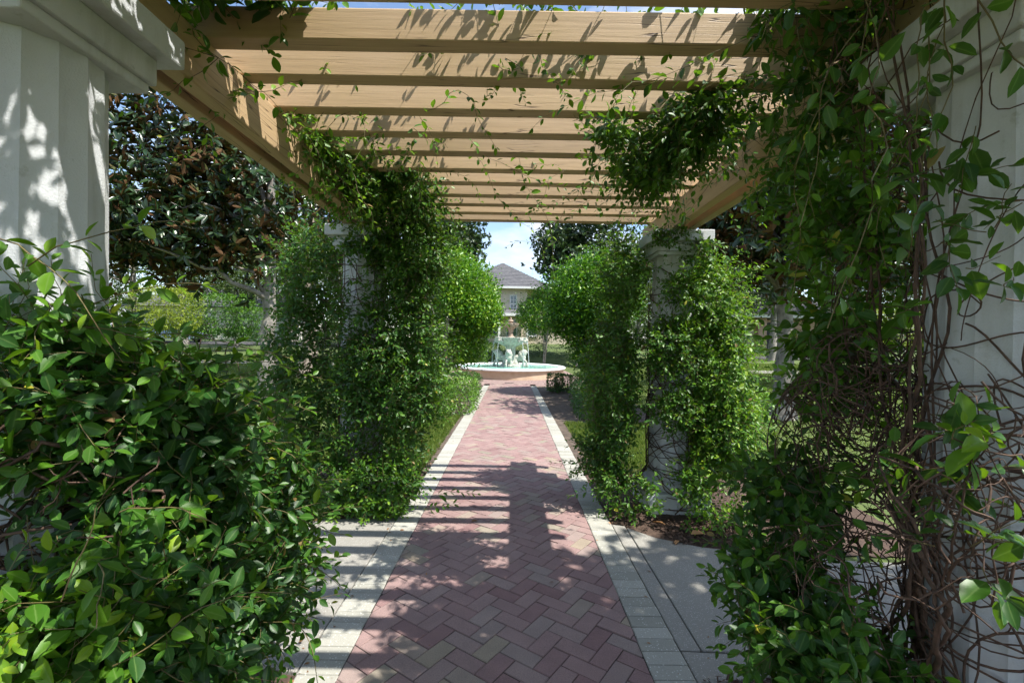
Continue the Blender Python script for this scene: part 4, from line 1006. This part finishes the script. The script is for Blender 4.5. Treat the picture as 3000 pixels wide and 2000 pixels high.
fz = 0.0162                                             # metres per photograph pixel at the fountain
ftn = empty('fountain', (FX, FY, 0), 'round tiered stone fountain with lion statues in a low basin', 'fountain')
EL = lambda r_, z, sy=FSY: None
wall = [(FR-0.02, -0.12), (FR-0.02, 0.335), (FR-0.24, 0.335), (FR-0.24, 0.06)]
put('basin_wall', MB().lathe([(FR-0.05, -0.12), (FR-0.05, 0.34)], 96, sy=FSY).mesh('basin_wall', BASIN, smooth=True), ftn)
rimp = [(FR-0.26, 0.30), (FR-0.27, 0.40), (FR-0.24, 0.43), (FR-0.12, 0.445), (FR+0.0, 0.43), (FR+0.035, 0.405), (FR+0.035, 0.365), (FR-0.0, 0.343), (FR-0.045, 0.338)]
def ring_mesh(prof, n, sy, m):
    v = []; f = []; k = len(prof)
    for i in range(n):
        a_ = 2*math.pi*i/n
        v += [(r_*math.cos(a_), r_*math.sin(a_)*sy, z) for r_, z in prof]
    for i in range(n):
        for j in range(k): f.append((i*k+j, i*k+(j+1) % k, ((i+1) % n)*k+(j+1) % k, ((i+1) % n)*k+j))
    return MB().add(v, f).mesh('rim', m, smooth=True)
put('rim', ring_mesh(rimp, 96, FSY, RIM), ftn)
put('basin_floor', MB().lathe([(FR-0.1, 0.33), (FR-0.1, 0.341)], 96, sy=FSY).mesh('basin_floor', POOL), ftn)
rg = np.random.default_rng(5)
nr, na = 40, 120; v_ = [(0, 0, 0.385)]; f_ = []
for i in range(1, nr+1):
    for j in range(na):
        r_ = (FR-0.255)*i/nr; a_ = 2*math.pi*j/na; x, y = r_*math.cos(a_), r_*math.sin(a_)*FSY
        z = 0.385 + 0.006*math.sin(9*r_+1.7*math.sin(3*a_)) + 0.004*math.sin(11*x+5*y) + 0.004*math.sin(13*y-6*x)
        v_.append((x, y, z))
for j in range(na): f_.append((0, 1+j, 1+(j+1) % na))
for i in range(nr-1):
    for j in range(na):
        a_ = 1+i*na+j; c_ = 1+i*na+(j+1) % na; f_.append((a_, a_+na, c_+na, c_))
put('water', MB().add(v_, f_).mesh('water', WATER, smooth=True), ftn)

put('pedestal', MB().lathe([(0.50, 0.3), (0.50, 0.46), (0.46, 0.50), (0.27, 0.52), (0.24, 0.6), (0.22, 1.1), (0.25, 1.3), (0.33, 1.37)], 32, mod=lambda a, j, r: 1-0.06*math.cos(8*a)).mesh('pedestal', FST, smooth=True), ftn)
sc_ = lambda k, d: (lambda a, j, r: 1 + d*math.cos(k*a)*(r > 0.2))
put('lower_bowl', MB().lathe([(0.22, 1.34), (0.34, 1.37), (0.50, 1.45), (0.62, 1.57), (0.70, 1.70), (0.74, 1.755), (0.72, 1.77), (0.64, 1.72), (0.4, 1.60), (0.1, 1.58)], 96, mod=sc_(16, 0.035)).mesh('lower_bowl', FST, smooth=True), ftn)
put('upper_stem', MB().lathe([(0.24, 1.58), (0.26, 1.70), (0.20, 1.78), (0.12, 1.84), (0.10, 1.98), (0.13, 2.12), (0.19, 2.2)], 32, mod=lambda a, j, r: 1-0.07*math.cos(6*a)).mesh('upper_stem', FST_B, smooth=True), ftn)
put('upper_bowl', MB().lathe([(0.12, 2.19), (0.20, 2.21), (0.31, 2.28), (0.36, 2.38), (0.37, 2.42), (0.35, 2.43), (0.25, 2.36), (0.08, 2.33)], 72, mod=sc_(12, 0.05)).mesh('upper_bowl', FST_B, smooth=True), ftn)
put('finial', MB().lathe([(0.07, 2.33), (0.06, 2.45), (0.10, 2.50), (0.13, 2.54), (0.10, 2.58), (0.05, 2.61), (0.06, 2.65), (0.03, 2.70), (0.01, 2.72)], 20, mod=lambda a, j, r: 1-0.1*math.cos(6*a)).mesh('finial', FST_B, smooth=True), ftn)

def sculpt(name, ells, voxel, m):
    bm = bmesh.new()
    for (c_, r_, ry) in ells:
        M = Matrix.Translation(c_) @ Matrix.Rotation(ry, 4, 'Y') @ Matrix.Diagonal((*r_, 1))
        bmesh.ops.create_icosphere(bm, subdivisions=3, radius=1.0, matrix=M)
    me = bpy.data.meshes.new(name+'_raw'); bm.to_mesh(me); bm.free()
    o = bpy.data.objects.new(name+'_raw', me); C.objects.link(o)
    md = o.modifiers.new('r', 'REMESH'); md.mode = 'VOXEL'; md.voxel_size = voxel
    ms = o.modifiers.new('s', 'SMOOTH'); ms.iterations = 3; ms.factor = 0.5
    dg = bpy.context.evaluated_depsgraph_get(); res = bpy.data.meshes.new_from_object(o.evaluated_get(dg))
    bpy.data.objects.remove(o); bpy.data.meshes.remove(me)
    res.name = name; res.materials.clear(); res.materials.append(m)
    res.polygons.foreach_set('use_smooth', [True]*len(res.polygons))
    return res
# lion walking outwards along +X, one forepaw raised on a ball; origin under the pedestal side
lion = [((0.10, 0, 0.40), (0.26, 0.13, 0.15), 0.25), ((0.30, 0, 0.44), (0.17, 0.15, 0.20), 0.0), ((-0.06, 0.0, 0.27), (0.17, 0.15, 0.20), 0.4),
        ((0.34, 0, 0.62), (0.16, 0.155, 0.19), 0.2), ((0.40, 0, 0.70), (0.11, 0.10, 0.11), 0.0), ((0.49, 0, 0.67), (0.07, 0.06, 0.055), 0.2), ((0.46, 0.0, 0.73), (0.07, 0.05, 0.05), 0.5),
        ((0.36, 0.08, 0.79), (0.03, 0.025, 0.04), 0), ((0.36, -0.08, 0.79), (0.03, 0.025, 0.04), 0),
        ((0.33, 0.09, 0.25), (0.06, 0.06, 0.20), 0.0), ((0.34, 0.09, 0.09), (0.05, 0.05, 0.12), 0.0), ((0.38, 0.09, 0.035), (0.09, 0.06, 0.045), 0.0),
        ((0.40, -0.09, 0.30), (0.14, 0.055, 0.06), 0.6), ((0.50, -0.09, 0.19), (0.05, 0.05, 0.11), -0.1), ((0.53, -0.09, 0.11), (0.075, 0.055, 0.045), 0.0), ((0.53, -0.09, 0.045), (0.065, 0.065, 0.065), 0.0),
        ((-0.02, 0.12, 0.15), (0.16, 0.07, 0.12), 0.5), ((-0.02, -0.12, 0.15), (0.16, 0.07, 0.12), 0.5), ((0.10, 0.13, 0.035), (0.15, 0.055, 0.045), 0), ((0.10, -0.13, 0.035), (0.15, 0.055, 0.045), 0),
        ((0.22, 0.1, 0.55), (0.07, 0.07, 0.09), 0), ((0.22, -0.1, 0.55), (0.07, 0.07, 0.09), 0), ((0.20, 0.0, 0.60), (0.10, 0.1, 0.13), 0)]
LION = sculpt('lion', lion, 0.018, FST)
for a_ in (-90-8, 0-8, 180-8, 90-8):
    o = put('lion_statue', LION, ftn); r_ = 0.27; o.location = (r_*math.cos(math.radians(a_)), r_*math.sin(math.radians(a_)), 0.40); o.rotation_euler = (0, 0, math.radians(a_))
    o['label'] = 'carved lion resting one forepaw on a ball'
head = sculpt('lion_mask', [((0, 0, 0), (0.10, 0.13, 0.13), 0), ((0.08, 0, -0.02), (0.07, 0.06, 0.06), 0), ((0.05, 0, 0.06), (0.06, 0.07, 0.04), 0), ((0.02, 0.09, 0.09), (0.04, 0.04, 0.05), 0), ((0.02, -0.09, 0.09), (0.04, 0.04, 0.05), 0), ((-0.03, 0.1, -0.06), (0.06, 0.06, 0.08), 0), ((-0.03, -0.1, -0.06), (0.06, 0.06, 0.08), 0)], 0.014, FST)
for a_ in (-45, 45, 135, 225, -12+180, 0):
    ar = math.radians(a_)
    o = put('spout_mask', head, ftn); o.location = (0.68*math.cos(ar), 0.68*math.sin(ar), 1.64); o.rotation_euler = (0, 0, ar)
    t_ = np.linspace(0, 1, 12)
    for k in range(3):
        jx = rg.normal(0, 0.015)
        pts = np.stack([(0.77+0.13*t_**0.8+jx)*math.cos(ar)-jx*math.sin(ar), (0.77+0.13*t_**0.8+jx)*math.sin(ar)+jx*math.cos(ar), 1.60-1.21*t_**1.7], -1)
        vv, ff = tube_arrays([pts], [np.linspace(0.009, 0.005, 12)], 5); put('water_jet', np_mesh('water_jet', vv, ff, True, None, [FALL]), ftn)

# drain grate in front of the basin
DARK = simple_mat('dark_metal', (0.015, 0.015, 0.016), (0.04, 0.038, 0.036), 20, 0.6, 0.1)
g0 = P(1492, 1116, 17.6); mb = MB().box(-0.17, 0.17, -0.07, 0.07, -0.02, 0.004)
dr = empty('drain_grate', (g0[0], 17.6, -0.004), 'dark metal drain grate set in the paving before the fountain', 'drain')
put('grate_frame', mb.mesh('grate_frame', DARK), dr)
for k in range(6): put('grate_bar', MB().box(-0.16+k*0.056, -0.13+k*0.056, -0.06, 0.06, 0.005, 0.012).mesh('grate_bar', DARK), dr)

# ================================================================== buildings
WALL = simple_mat('beige_render_wall', (0.58, 0.50, 0.39), (0.66, 0.58, 0.46), 3, 0.9, 0.1)
WALL_W = simple_mat('white_render_wall', (0.56, 0.53, 0.48), (0.64, 0.62, 0.57), 3, 0.9, 0.1)
TAN_BR = None
m, n, l, b = mat('tan_brick_wall'); TAN_BR = m
bt = n.new('ShaderNodeTexBrick'); bt.inputs['Scale'].default_value = 1; bt.inputs['Brick Width'].default_value = 0.24; bt.inputs['Row Height'].default_value = 0.08; bt.inputs['Mortar Size'].default_value = 0.008
bt.inputs['Color1'].default_value = (0.42, 0.25, 0.16, 1); bt.inputs['Color2'].default_value = (0.52, 0.33, 0.21, 1); bt.inputs['Mortar'].default_value = (0.4, 0.36, 0.3, 1)
mp3 = n.new('ShaderNodeMapping'); mp3.inputs['Rotation'].default_value = (math.radians(90), 0, 0); l.new(obj_coord(n), mp3.inputs['Vector']); l.new(mp3.outputs['Vector'], bt.inputs['Vector'])
l.new(bt.outputs['Color'], b.inputs['Base Color']); b.inputs['Roughness'].default_value = 0.9
TRIM = simple_mat('white_trim', (0.74, 0.74, 0.72), (0.80, 0.80, 0.79), 5, 0.6, 0.05)
TILE = simple_mat('grey_concrete_roof_tile', (0.065, 0.065, 0.072), (0.14, 0.138, 0.145), 3.5, 0.85, 0.3, 0.01, 6)
m, n, l, b = mat('window_glass'); GLASS = m
b.inputs['Base Color'].default_value = (0.10, 0.13, 0.16, 1); b.inputs['Roughness'].default_value = 0.06; b.inputs['Specular IOR Level'].default_value = 0.9

def window(root, x, z, w_, h_, y, cols=2, rows=4):
    fr = MB(); t_ = 0.08
    fr.box(x-w_/2-t_, x-w_/2, y-0.06, y+0.02, z-t_, z+h_+t_).box(x+w_/2, x+w_/2+t_, y-0.06, y+0.02, z-t_, z+h_+t_).box(x-w_/2, x+w_/2, y-0.06, y+0.02, z+h_, z+h_+t_).box(x-w_/2, x+w_/2, y-0.06, y+0.02, z-t_, z)
    wn = put('window', fr.mesh('window', TRIM), root)
    for i in range(1, cols): put('muntin', MB().box(x-w_/2+w_*i/cols-0.015, x-w_/2+w_*i/cols+0.015, y-0.03, y-0.005, z, z+h_).mesh('muntin', TRIM), wn)
    for j in range(1, rows):
        tt_ = 0.035 if j == rows//2 else 0.015
        put('muntin', MB().box(x-w_/2, x+w_/2, y-0.033, y-0.004, z+h_*j/rows-tt_, z+h_*j/rows+tt_).mesh('muntin', TRIM), wn)
    put('pane', MB().box(x-w_/2, x+w_/2, y-0.002, y+0.01, z, z+h_).mesh('pane', GLASS), wn)
    put('sill', MB().box(x-w_/2-0.12, x+w_/2+0.12, y-0.12, y+0.0, z-t_-0.05, z-t_-0.001).mesh('sill', TRIM), wn)

def hip_roof(root, x0, x1, y0, y1, z0, rise, m, course=0.32):
    """stepped tile courses of a hip roof"""
    mb = MB(); half = min(x1-x0, y1-y0)/2; n = int(math.hypot(half, rise)/course)
    for i in range(n):
        a0, a1 = i/n, (i+1.12)/n; a1 = min(a1, 1.0); e0, e1 = half*a0, half*a1*0.999; za, zb = z0+rise*a0, z0+rise*a1
        th = 0.06
        q0 = [(x0+e0, y0+e0), (x1-e0, y0+e0), (x1-e0, y1-e0), (x0+e0, y1-e0)]; q1 = [(x0+e1, y0+e1), (x1-e1, y0+e1), (x1-e1, y1-e1), (x0+e1, y1-e1)]
        v = [(x, y, za) for x, y in q0] + [(x, y, za+th) for x, y in q0] + [(x, y, zb+0.01) for x, y in q1]
        f = []
        for k in range(4):
            j = (k+1) % 4; f += [(k, j, 4+j, 4+k), (4+k, 4+j, 8+j, 8+k)]
        if i == n-1: f.append((8, 9, 10, 11))
        mb.add(v, f)
    return put('roof', mb.mesh('roof', m), root)

HY = 46.0
hz = TZ(0, HY)
house = empty('house', (0, HY, hz), 'two storey beige house with a grey tiled hip roof behind the fountain', 'house')
wx = P(1504, 888, HY)[0]; ez = P(1504, 847, HY)[2]-hz; pk = P(1478, 763, HY)
hw = MB().box(-7.0, 9.0, 0, 11, -0.5, ez-0.001); put('wall', hw.mesh('wall', WALL), house)
# the part of the front that stands forward, with the hipped gable in view
x0w, x1w = -4.2, P(1534, 900, HY)[0]+0.3
put('front_wing', MB().box(x0w, x1w, -1.5, 0.5, -0.5, ez-0.002).mesh('front_wing', WALL), house)
rx0, rx1 = P(1420, 847, HY)[0]-3.2, P(1588, 847, HY)[0]+0.9
rf = hip_roof(house, rx0, rx1, -2.1, -2.1+(rx1-rx0), ez, pk[2]-hz-ez+0.2, TILE)
put('fascia', MB().box(rx0-0.05, rx1+0.05, -2.18, -2.08, ez-0.16, ez+0.03).mesh('fascia', TRIM), house)
put('soffit', MB().box(rx0, rx1, -2.08, 0.6, ez-0.05, ez-0.004).mesh('soffit', TRIM), house)
put('downspout', MB().box(P(1527, 900, HY)[0]-0.06, P(1527, 900, HY)[0]+0.06, -1.62, -1.505, 0, ez-0.06).mesh('downspout', WALL), house)
wz = P(1504, 914, HY-1.5)[2]-hz
window(house, P(1504, 888, HY-1.5)[0], wz, 0.52, 1.55, -1.5)
window(house, P(1552, 888, HY)[0], wz, 0.9, 1.55, 0.0)
window(house, P(1440, 888, HY-1.5)[0], wz, 0.9, 1.55, -1.5)
for xw in (1440, 1500, 1560): window(house, P(xw, 888, HY-1.5)[0], 0.8, 0.9, 1.5, -1.5 if xw < 1530 else 0.0)
put('porch_roof', MB().add([(-4.4, -3.2, 2.62), (x1w+0.3, -3.2, 2.62), (x1w+0.3, -1.51, 3.15), (-4.4, -1.51, 3.15), (-4.4, -3.2, 2.75), (x1w+0.3, -3.2, 2.75), (x1w+0.3, -1.51, 3.3), (-4.4, -1.51, 3.3)], [(0, 3, 2, 1), (4, 5, 6, 7), (0, 1, 5, 4), (1, 2, 6, 5), (2, 3, 7, 6), (3, 0, 4, 7)]).mesh('porch_roof', TILE), house)
put('porch_fascia', MB().box(-4.45, x1w+0.35, -3.3, -3.205, 2.55, 2.80).mesh('porch_fascia', TRIM), house)
for x in (-3.8, -1.2, x1w): put('porch_post', MB().box(x-0.1, x+0.1, -3.1, -2.9, -0.4, 2.61).mesh('porch_post', TRIM), house)

bx, by = P(2215, 1000, 33)[0], 33.0; bz = TZ(bx, by)
bld = empty('brick_building', (bx, by, bz), 'low tan brick building with dark doorway beyond the lawn on the right', 'building')
zt = P(2215, 935, 33)[2]-bz
put('wall', MB().box(-3.2, 0.15, 0.6, 8, -0.4, zt).mesh('wall', WALL), bld)
put('pier', MB().box(0.16, 0.75, 0.0, 0.9, -0.4, zt+0.1).mesh('pier', TAN_BR), bld)
put('wall', MB().box(0.76, 7.5, 0.4, 8, -0.4, zt).mesh('wall', TAN_BR), bld)
put('door', MB().box(0.85, 1.95, 0.36, 0.399, 0.0, 2.1).mesh('door', DARK), bld)
put('eave', MB().box(-3.5, 8.0, -0.4, 8.3, zt+0.11, zt+0.36).mesh('eave', TRIM), bld)
hip_roof(bld, -3.7, 8.2, -0.6, 8.6, zt+0.365, 2.0, TILE)
window(bld, -1.0, 0.8, 0.9, 1.2, 0.598)

wl = P(660, 980, 42); gw = empty('white_house', (wl[0], 42, TZ(wl[0], 42)), 'white rendered house across the street, behind the parked car', 'house')
put('wall', MB().box(-9, 6, 0, 7, -0.5, 2.9).mesh('wall', WALL_W), gw); hip_roof(gw, -9.5, 6.5, -0.5, 7.5, 2.95, 2.2, TILE)
window(gw, -2, 0.9, 1.2, 1.3, -0.002); window(gw, 2.5, 0.9, 1.2, 1.3, -0.002)

# street and pavement on both sides
ASPH = simple_mat('asphalt', (0.045, 0.045, 0.047), (0.085, 0.083, 0.08), 6, 0.95, 0.2)
def ribbon(name, pts, half, m, lift):
    v = []; f = []
    for i, (x, y) in enumerate(pts):
        for s_ in (-1, 1): v.append((x, y+s_*half, float(terrain(x, y+s_*half))+lift))
    for i in range(len(pts)-1): f.append((2*i, 2*i+2, 2*i+3, 2*i+1))
    return put(name, MB().add(v, f).mesh(name, m, tint=0.5), kind='structure')
ribbon('pavement', [(x, 18.6) for x in np.arange(-30, -5.2, 0.4)], 0.55, CONCRETE, 0.03)
ribbon('pavement', [(x, 18.0) for x in np.arange(5.4, 30, 0.4)], 0.5, CONCRETE, 0.03)
ribbon('street', [(x, 33.5) for x in np.arange(-60, -6, 0.8)], 2.4, ASPH, 0.04)
ribbon('street', [(x, 26.0) for x in np.arange(8, 50, 0.8)], 1.2, ASPH, 0.04)

# parked car
CARP, n_, l_, b_ = mat('silver_blue_car_paint'); b_.inputs['Base Color'].default_value = (0.30, 0.36, 0.46, 1); b_.inputs['Metallic'].default_value = 0.5; b_.inputs['Roughness'].default_value = 0.28; b_.inputs['Coat Weight'].default_value = 0.6
t_ = noise(n_, l_, pos(n_), 3, 3); l_.new(mixc(n_, l_, t_.outputs['Fac'], (0.27, 0.33, 0.43), (0.33, 0.39, 0.49)), b_.inputs['Base Color'])
TYRE = simple_mat('tyre_rubber', (0.012, 0.012, 0.012), (0.03, 0.03, 0.03), 30, 0.8, 0.1)
ALLOY = simple_mat('alloy', (0.45, 0.45, 0.46), (0.6, 0.6, 0.6), 10, 0.35, 0.0, metallic=0.8)
LAMP = simple_mat('headlamp_lens', (0.6, 0.62, 0.65), (0.8, 0.8, 0.8), 10, 0.1, 0.0)
cp = P(500, 985, 33.0); car = empty('parked_car', (cp[0], 33.0, TZ(cp[0], 33.0)+0.045), 'blue grey car parked on the street beyond the left lawn', 'car')
def loft(prof, halfw, name, m):
    """prof: (x, z_low, z_high, half width low, half width high) sections along x"""
    v = []; f = []; k = 8
    for (x, z0, z1, w0, w1) in prof:
        v += [(x, -w0, z0), (x, -w0*1.0, z0+(z1-z0)*0.5), (x, -w1*0.97, z0+(z1-z0)*0.9), (x, -w1*0.8, z1), (x, w1*0.8, z1), (x, w1*0.97, z0+(z1-z0)*0.9), (x, w0*1.0, z0+(z1-z0)*0.5), (x, w0, z0)]
    for i in range(len(prof)-1):
        for j in range(k): f.append((i*k+j, i*k+(j+1) % k, (i+1)*k+(j+1) % k, (i+1)*k+j))
    f += [tuple(range(k-1, -1, -1)), tuple((len(prof)-1)*k+j for j in range(k))]
    return MB().add(v, f).mesh(name, m, smooth=True)
put('body', loft([(-2.2, 0.35, 0.85, 0.7, 0.65), (-2.05, 0.22, 0.95, 0.85, 0.8), (-1.2, 0.2, 0.98, 0.9, 0.86), (0, 0.2, 0.96, 0.9, 0.86), (1.0, 0.2, 0.92, 0.9, 0.84), (1.9, 0.22, 0.78, 0.86, 0.78), (2.2, 0.34, 0.66, 0.7, 0.6)], 0.9, 'body', CARP), car)
put('cabin', loft([(-1.75, 0.93, 0.98, 0.78, 0.7), (-1.2, 0.93, 1.38, 0.8, 0.66), (-0.5, 0.93, 1.46, 0.8, 0.66), (0.2, 0.93, 1.42, 0.8, 0.66), (1.05, 0.9, 0.94, 0.78, 0.7)], 0.8, 'cabin', CARP), car)
for s_ in (-1, 1):
    put('side_window', MB().add([(-1.35, s_*0.80, 1.0), (0.75, s_*0.80, 0.99), (0.1, s_*0.735, 1.34), (-1.0, s_*0.735, 1.34), (-1.35, s_*0.76, 1.0), (0.75, s_*0.76, 0.99), (0.1, s_*0.69, 1.34), (-1.0, s_*0.69, 1.34)], [(0, 1, 2, 3), (7, 6, 5, 4), (0, 4, 5, 1), (1, 5, 6, 2), (2, 6, 7, 3), (3, 7, 4, 0)]).mesh('side_window', GLASS), car)
    put('headlight', MB().box(2.02, 2.18, s_*0.5-0.14, s_*0.5+0.14, 0.56, 0.68).mesh('headlight', LAMP, bevel=0.03), car)
    put('mirror', MB().box(0.62, 0.78, s_*0.98-0.09, s_*0.98+0.09, 0.98, 1.1).mesh('mirror', CARP, bevel=0.03), car)
    for wx_ in (-1.35, 1.35):
        wprof = [(0.19, -0.1), (0.30, -0.1), (0.325, -0.06), (0.325, 0.06), (0.30, 0.1), (0.19, 0.1)]
        o = put('wheel', MB().lathe(wprof, 24).mesh('tyre', TYRE, smooth=True), car); o.location = (wx_, s_*0.82, 0.325); o.rotation_euler = (math.pi/2, 0, 0)
        put('rim', MB().lathe([(0.04, -0.11), (0.2, -0.105), (0.2, 0.105), (0.04, 0.11)], 20, mod=lambda a, j, r: 1-0.12*(math.cos(5*a) > 0.3)).mesh('rim', ALLOY), o)
put('windscreen', MB().add([(1.02, -0.68, 0.955), (1.02, 0.68, 0.955), (0.22, 0.56, 1.40), (0.22, -0.56, 1.40), (0.98, -0.68, 0.93), (0.98, 0.68, 0.93), (0.18, 0.56, 1.37), (0.18, -0.56, 1.37)], [(0, 1, 2, 3), (7, 6, 5, 4), (0, 4, 5, 1), (1, 5, 6, 2), (2, 6, 7, 3), (3, 7, 4, 0)]).mesh('windscreen', GLASS), car)

# ================================================================== grass, mulch chips, fallen leaves
def blades(name, regions, n, h, seed, label):
    rg = np.random.default_rng(seed); ar = np.array([(r_[1]-r_[0])*(r_[3]-r_[2])*r_[4] for r_ in regions]); k = rg.choice(len(regions), n, p=ar/ar.sum()); Rg = np.array(regions)[k]
    x = rg.uniform(Rg[:, 0], Rg[:, 1]); y = rg.uniform(Rg[:, 2], Rg[:, 3]); z = terrain(x, y)
    hh_ = h*rg.uniform(0.5, 1.3, n); a = rg.uniform(0, 2*np.pi, n); wd = 0.0035*(1+y*0.12)
    ex, ey = np.cos(a)*wd, np.sin(a)*wd; tip = rg.normal(0, 0.4, (n, 2))*hh_[:, None]
    v = np.stack([np.stack([x-ex, y-ey, z], -1), np.stack([x+ex, y+ey, z], -1), np.stack([x+tip[:, 0], y+tip[:, 1], z+hh_], -1)], 1).reshape(-1, 3)
    f = np.arange(3*n).reshape(-1, 3); t_ = np.repeat(np.clip(rg.normal(0.5, 0.25, n), 0, 1), 3)
    put(name, np_mesh(name, v, f, False, t_, [GRASS]), kind='stuff', label=label, cat='grass')
blades('grass', [(-3.2, -1.06, 5.6, 9.8, 9), (-14, -3.2, 5, 22, 0.7)], 110000, 0.07, 71, 'short green grass of the lawn left of the path')
blades('grass', [(1.06, 3.2, 5.6, 9.2, 9), (3.2, 14, 5, 22, 0.7)], 110000, 0.07, 72, 'short green grass of the lawn right of the path')

def chips(name, regs, n, seed, label):
    rg = np.random.default_rng(seed); tp = np.array([(-.5, -.5, 0), (.5, -.5, 0), (.5, .5, 0), (-.5, .5, 0), (0, 0, .35)], float); tf = np.array([(0, 1, 4), (1, 2, 4), (2, 3, 4), (3, 0, 4)])
    k = rg.integers(len(regs), size=n); Rg = np.array(regs)[k]
    p = np.stack([rg.uniform(Rg[:, 0], Rg[:, 1]), rg.uniform(Rg[:, 2], Rg[:, 3]), np.full(n, 0.0)], -1); p[:, 2] = Rg[:, 4] + rg.uniform(0, 0.025, n)
    d = unit(rg.normal(0, 1, (n, 3))*np.array([1, 1, 0.3])); R = frames(d, UP+rg.normal(0, 0.4, (n, 3)))
    sc = np.stack([rg.uniform(0.015, 0.05, n), rg.uniform(0.006, 0.016, n), rg.uniform(0.006, 0.014, n)], -1)
    put(name, instance_mesh(name, (tp, tf), p, R*sc[:, None, :], rg.random(n), [MULCH], smooth=False), kind='stuff', label=label, cat='mulch')
chips('mulch_chips', [(-2.4, -1.02, 4.1, 6.0, -0.01), (1.02, 2.4, 3.9, 6.0, -0.01), (1.3, 2.4, 3.65, 4.2, -0.01), (0.92, 2.2, 1.2, 2.2, -0.01), (-2.2, -1.05, 1.0, 2.2, -0.01)], 9000, 81, 'brown bark chips lying over the beds round the columns')
dl = [np_mesh('dry_leaf', LEAF_LONG[0]*np.array([1, 1.5, 1.6]), LEAF_LONG[1], True, np.full(len(LEAF_LONG[0]), t_), [DRYLEAF]) for t_ in (0.2, 0.6, 0.95)]
def dry(px, py, Y_, s_, rz, lab, k=1, z=None):
    q = P(px, py, Y_); o = put('dry_leaf', dl[k], label=lab, cat='leaf', group='fallen dry leaves')
    o.location = (q[0], Y_, 0.03 if z is None else z); o.scale = (s_, s_, s_); o.rotation_euler = (0.25, -0.15, rz)
dry(2024, 1560, 3.80, 0.13, 0.3, 'pinkish dry leaf on the concrete edge under the far right column', 2, 0.022)
dry(1950, 1545, 3.95, 0.12, 2.4, 'dry curled leaf in the mulch at the foot of the far right column', 1, 0.04)
dry(1860, 1490, 4.3, 0.13, 1.2, 'rust brown dry leaf left of the far right plinth', 0, 0.045)
dry(2070, 1495, 4.2, 0.14, 2.0, 'brown dry leaf right of the far right plinth', 0, 0.05)
dry(1990, 1590, 3.70, 0.09, 4.0, 'small tan dry leaf at the kerb of the right hand concrete walk', 2, 0.015)
dry(1255, 1895, 2.39, 0.012, 0.5, 'tiny dark leaf scrap on the shaded bricks', 0, 0.006)
dry(1380, 1530, 4.04, 0.06, 0.4, 'thin brown leaf lying on the sunny bricks left of the beam shadow', 0, 0.006)

rg = np.random.default_rng(91); nD = 260
x_ = rg.uniform(-2.2, 2.2, nD); y_ = 1.6 + 12*rg.random(nD)**1.7; edge_b = rg.random(nD) < 0.5
x_ = np.where(edge_b, np.where(rg.random(nD) < 0.5, XL-BW, XR+BW) + rg.normal(0, 0.07, nD), x_)
p_ = np.stack([x_, y_, np.full(nD, 0.003)], -1); d_ = unit(np.stack([rg.normal(0, 1, nD), rg.normal(0, 1, nD), rg.normal(0, 0.12, nD)], -1))
R_ = frames(d_, UP + rg.normal(0, 0.25, (nD, 3)))*(0.008+0.03*rg.random(nD)**3)[:, None, None]
put('leaf_litter', instance_mesh('leaf_litter', LEAF_MID, p_, R_, rg.random(nD), [DRYLEAF]), kind='stuff', label='dry leaf scraps scattered along the path edges', cat='leaf litter')
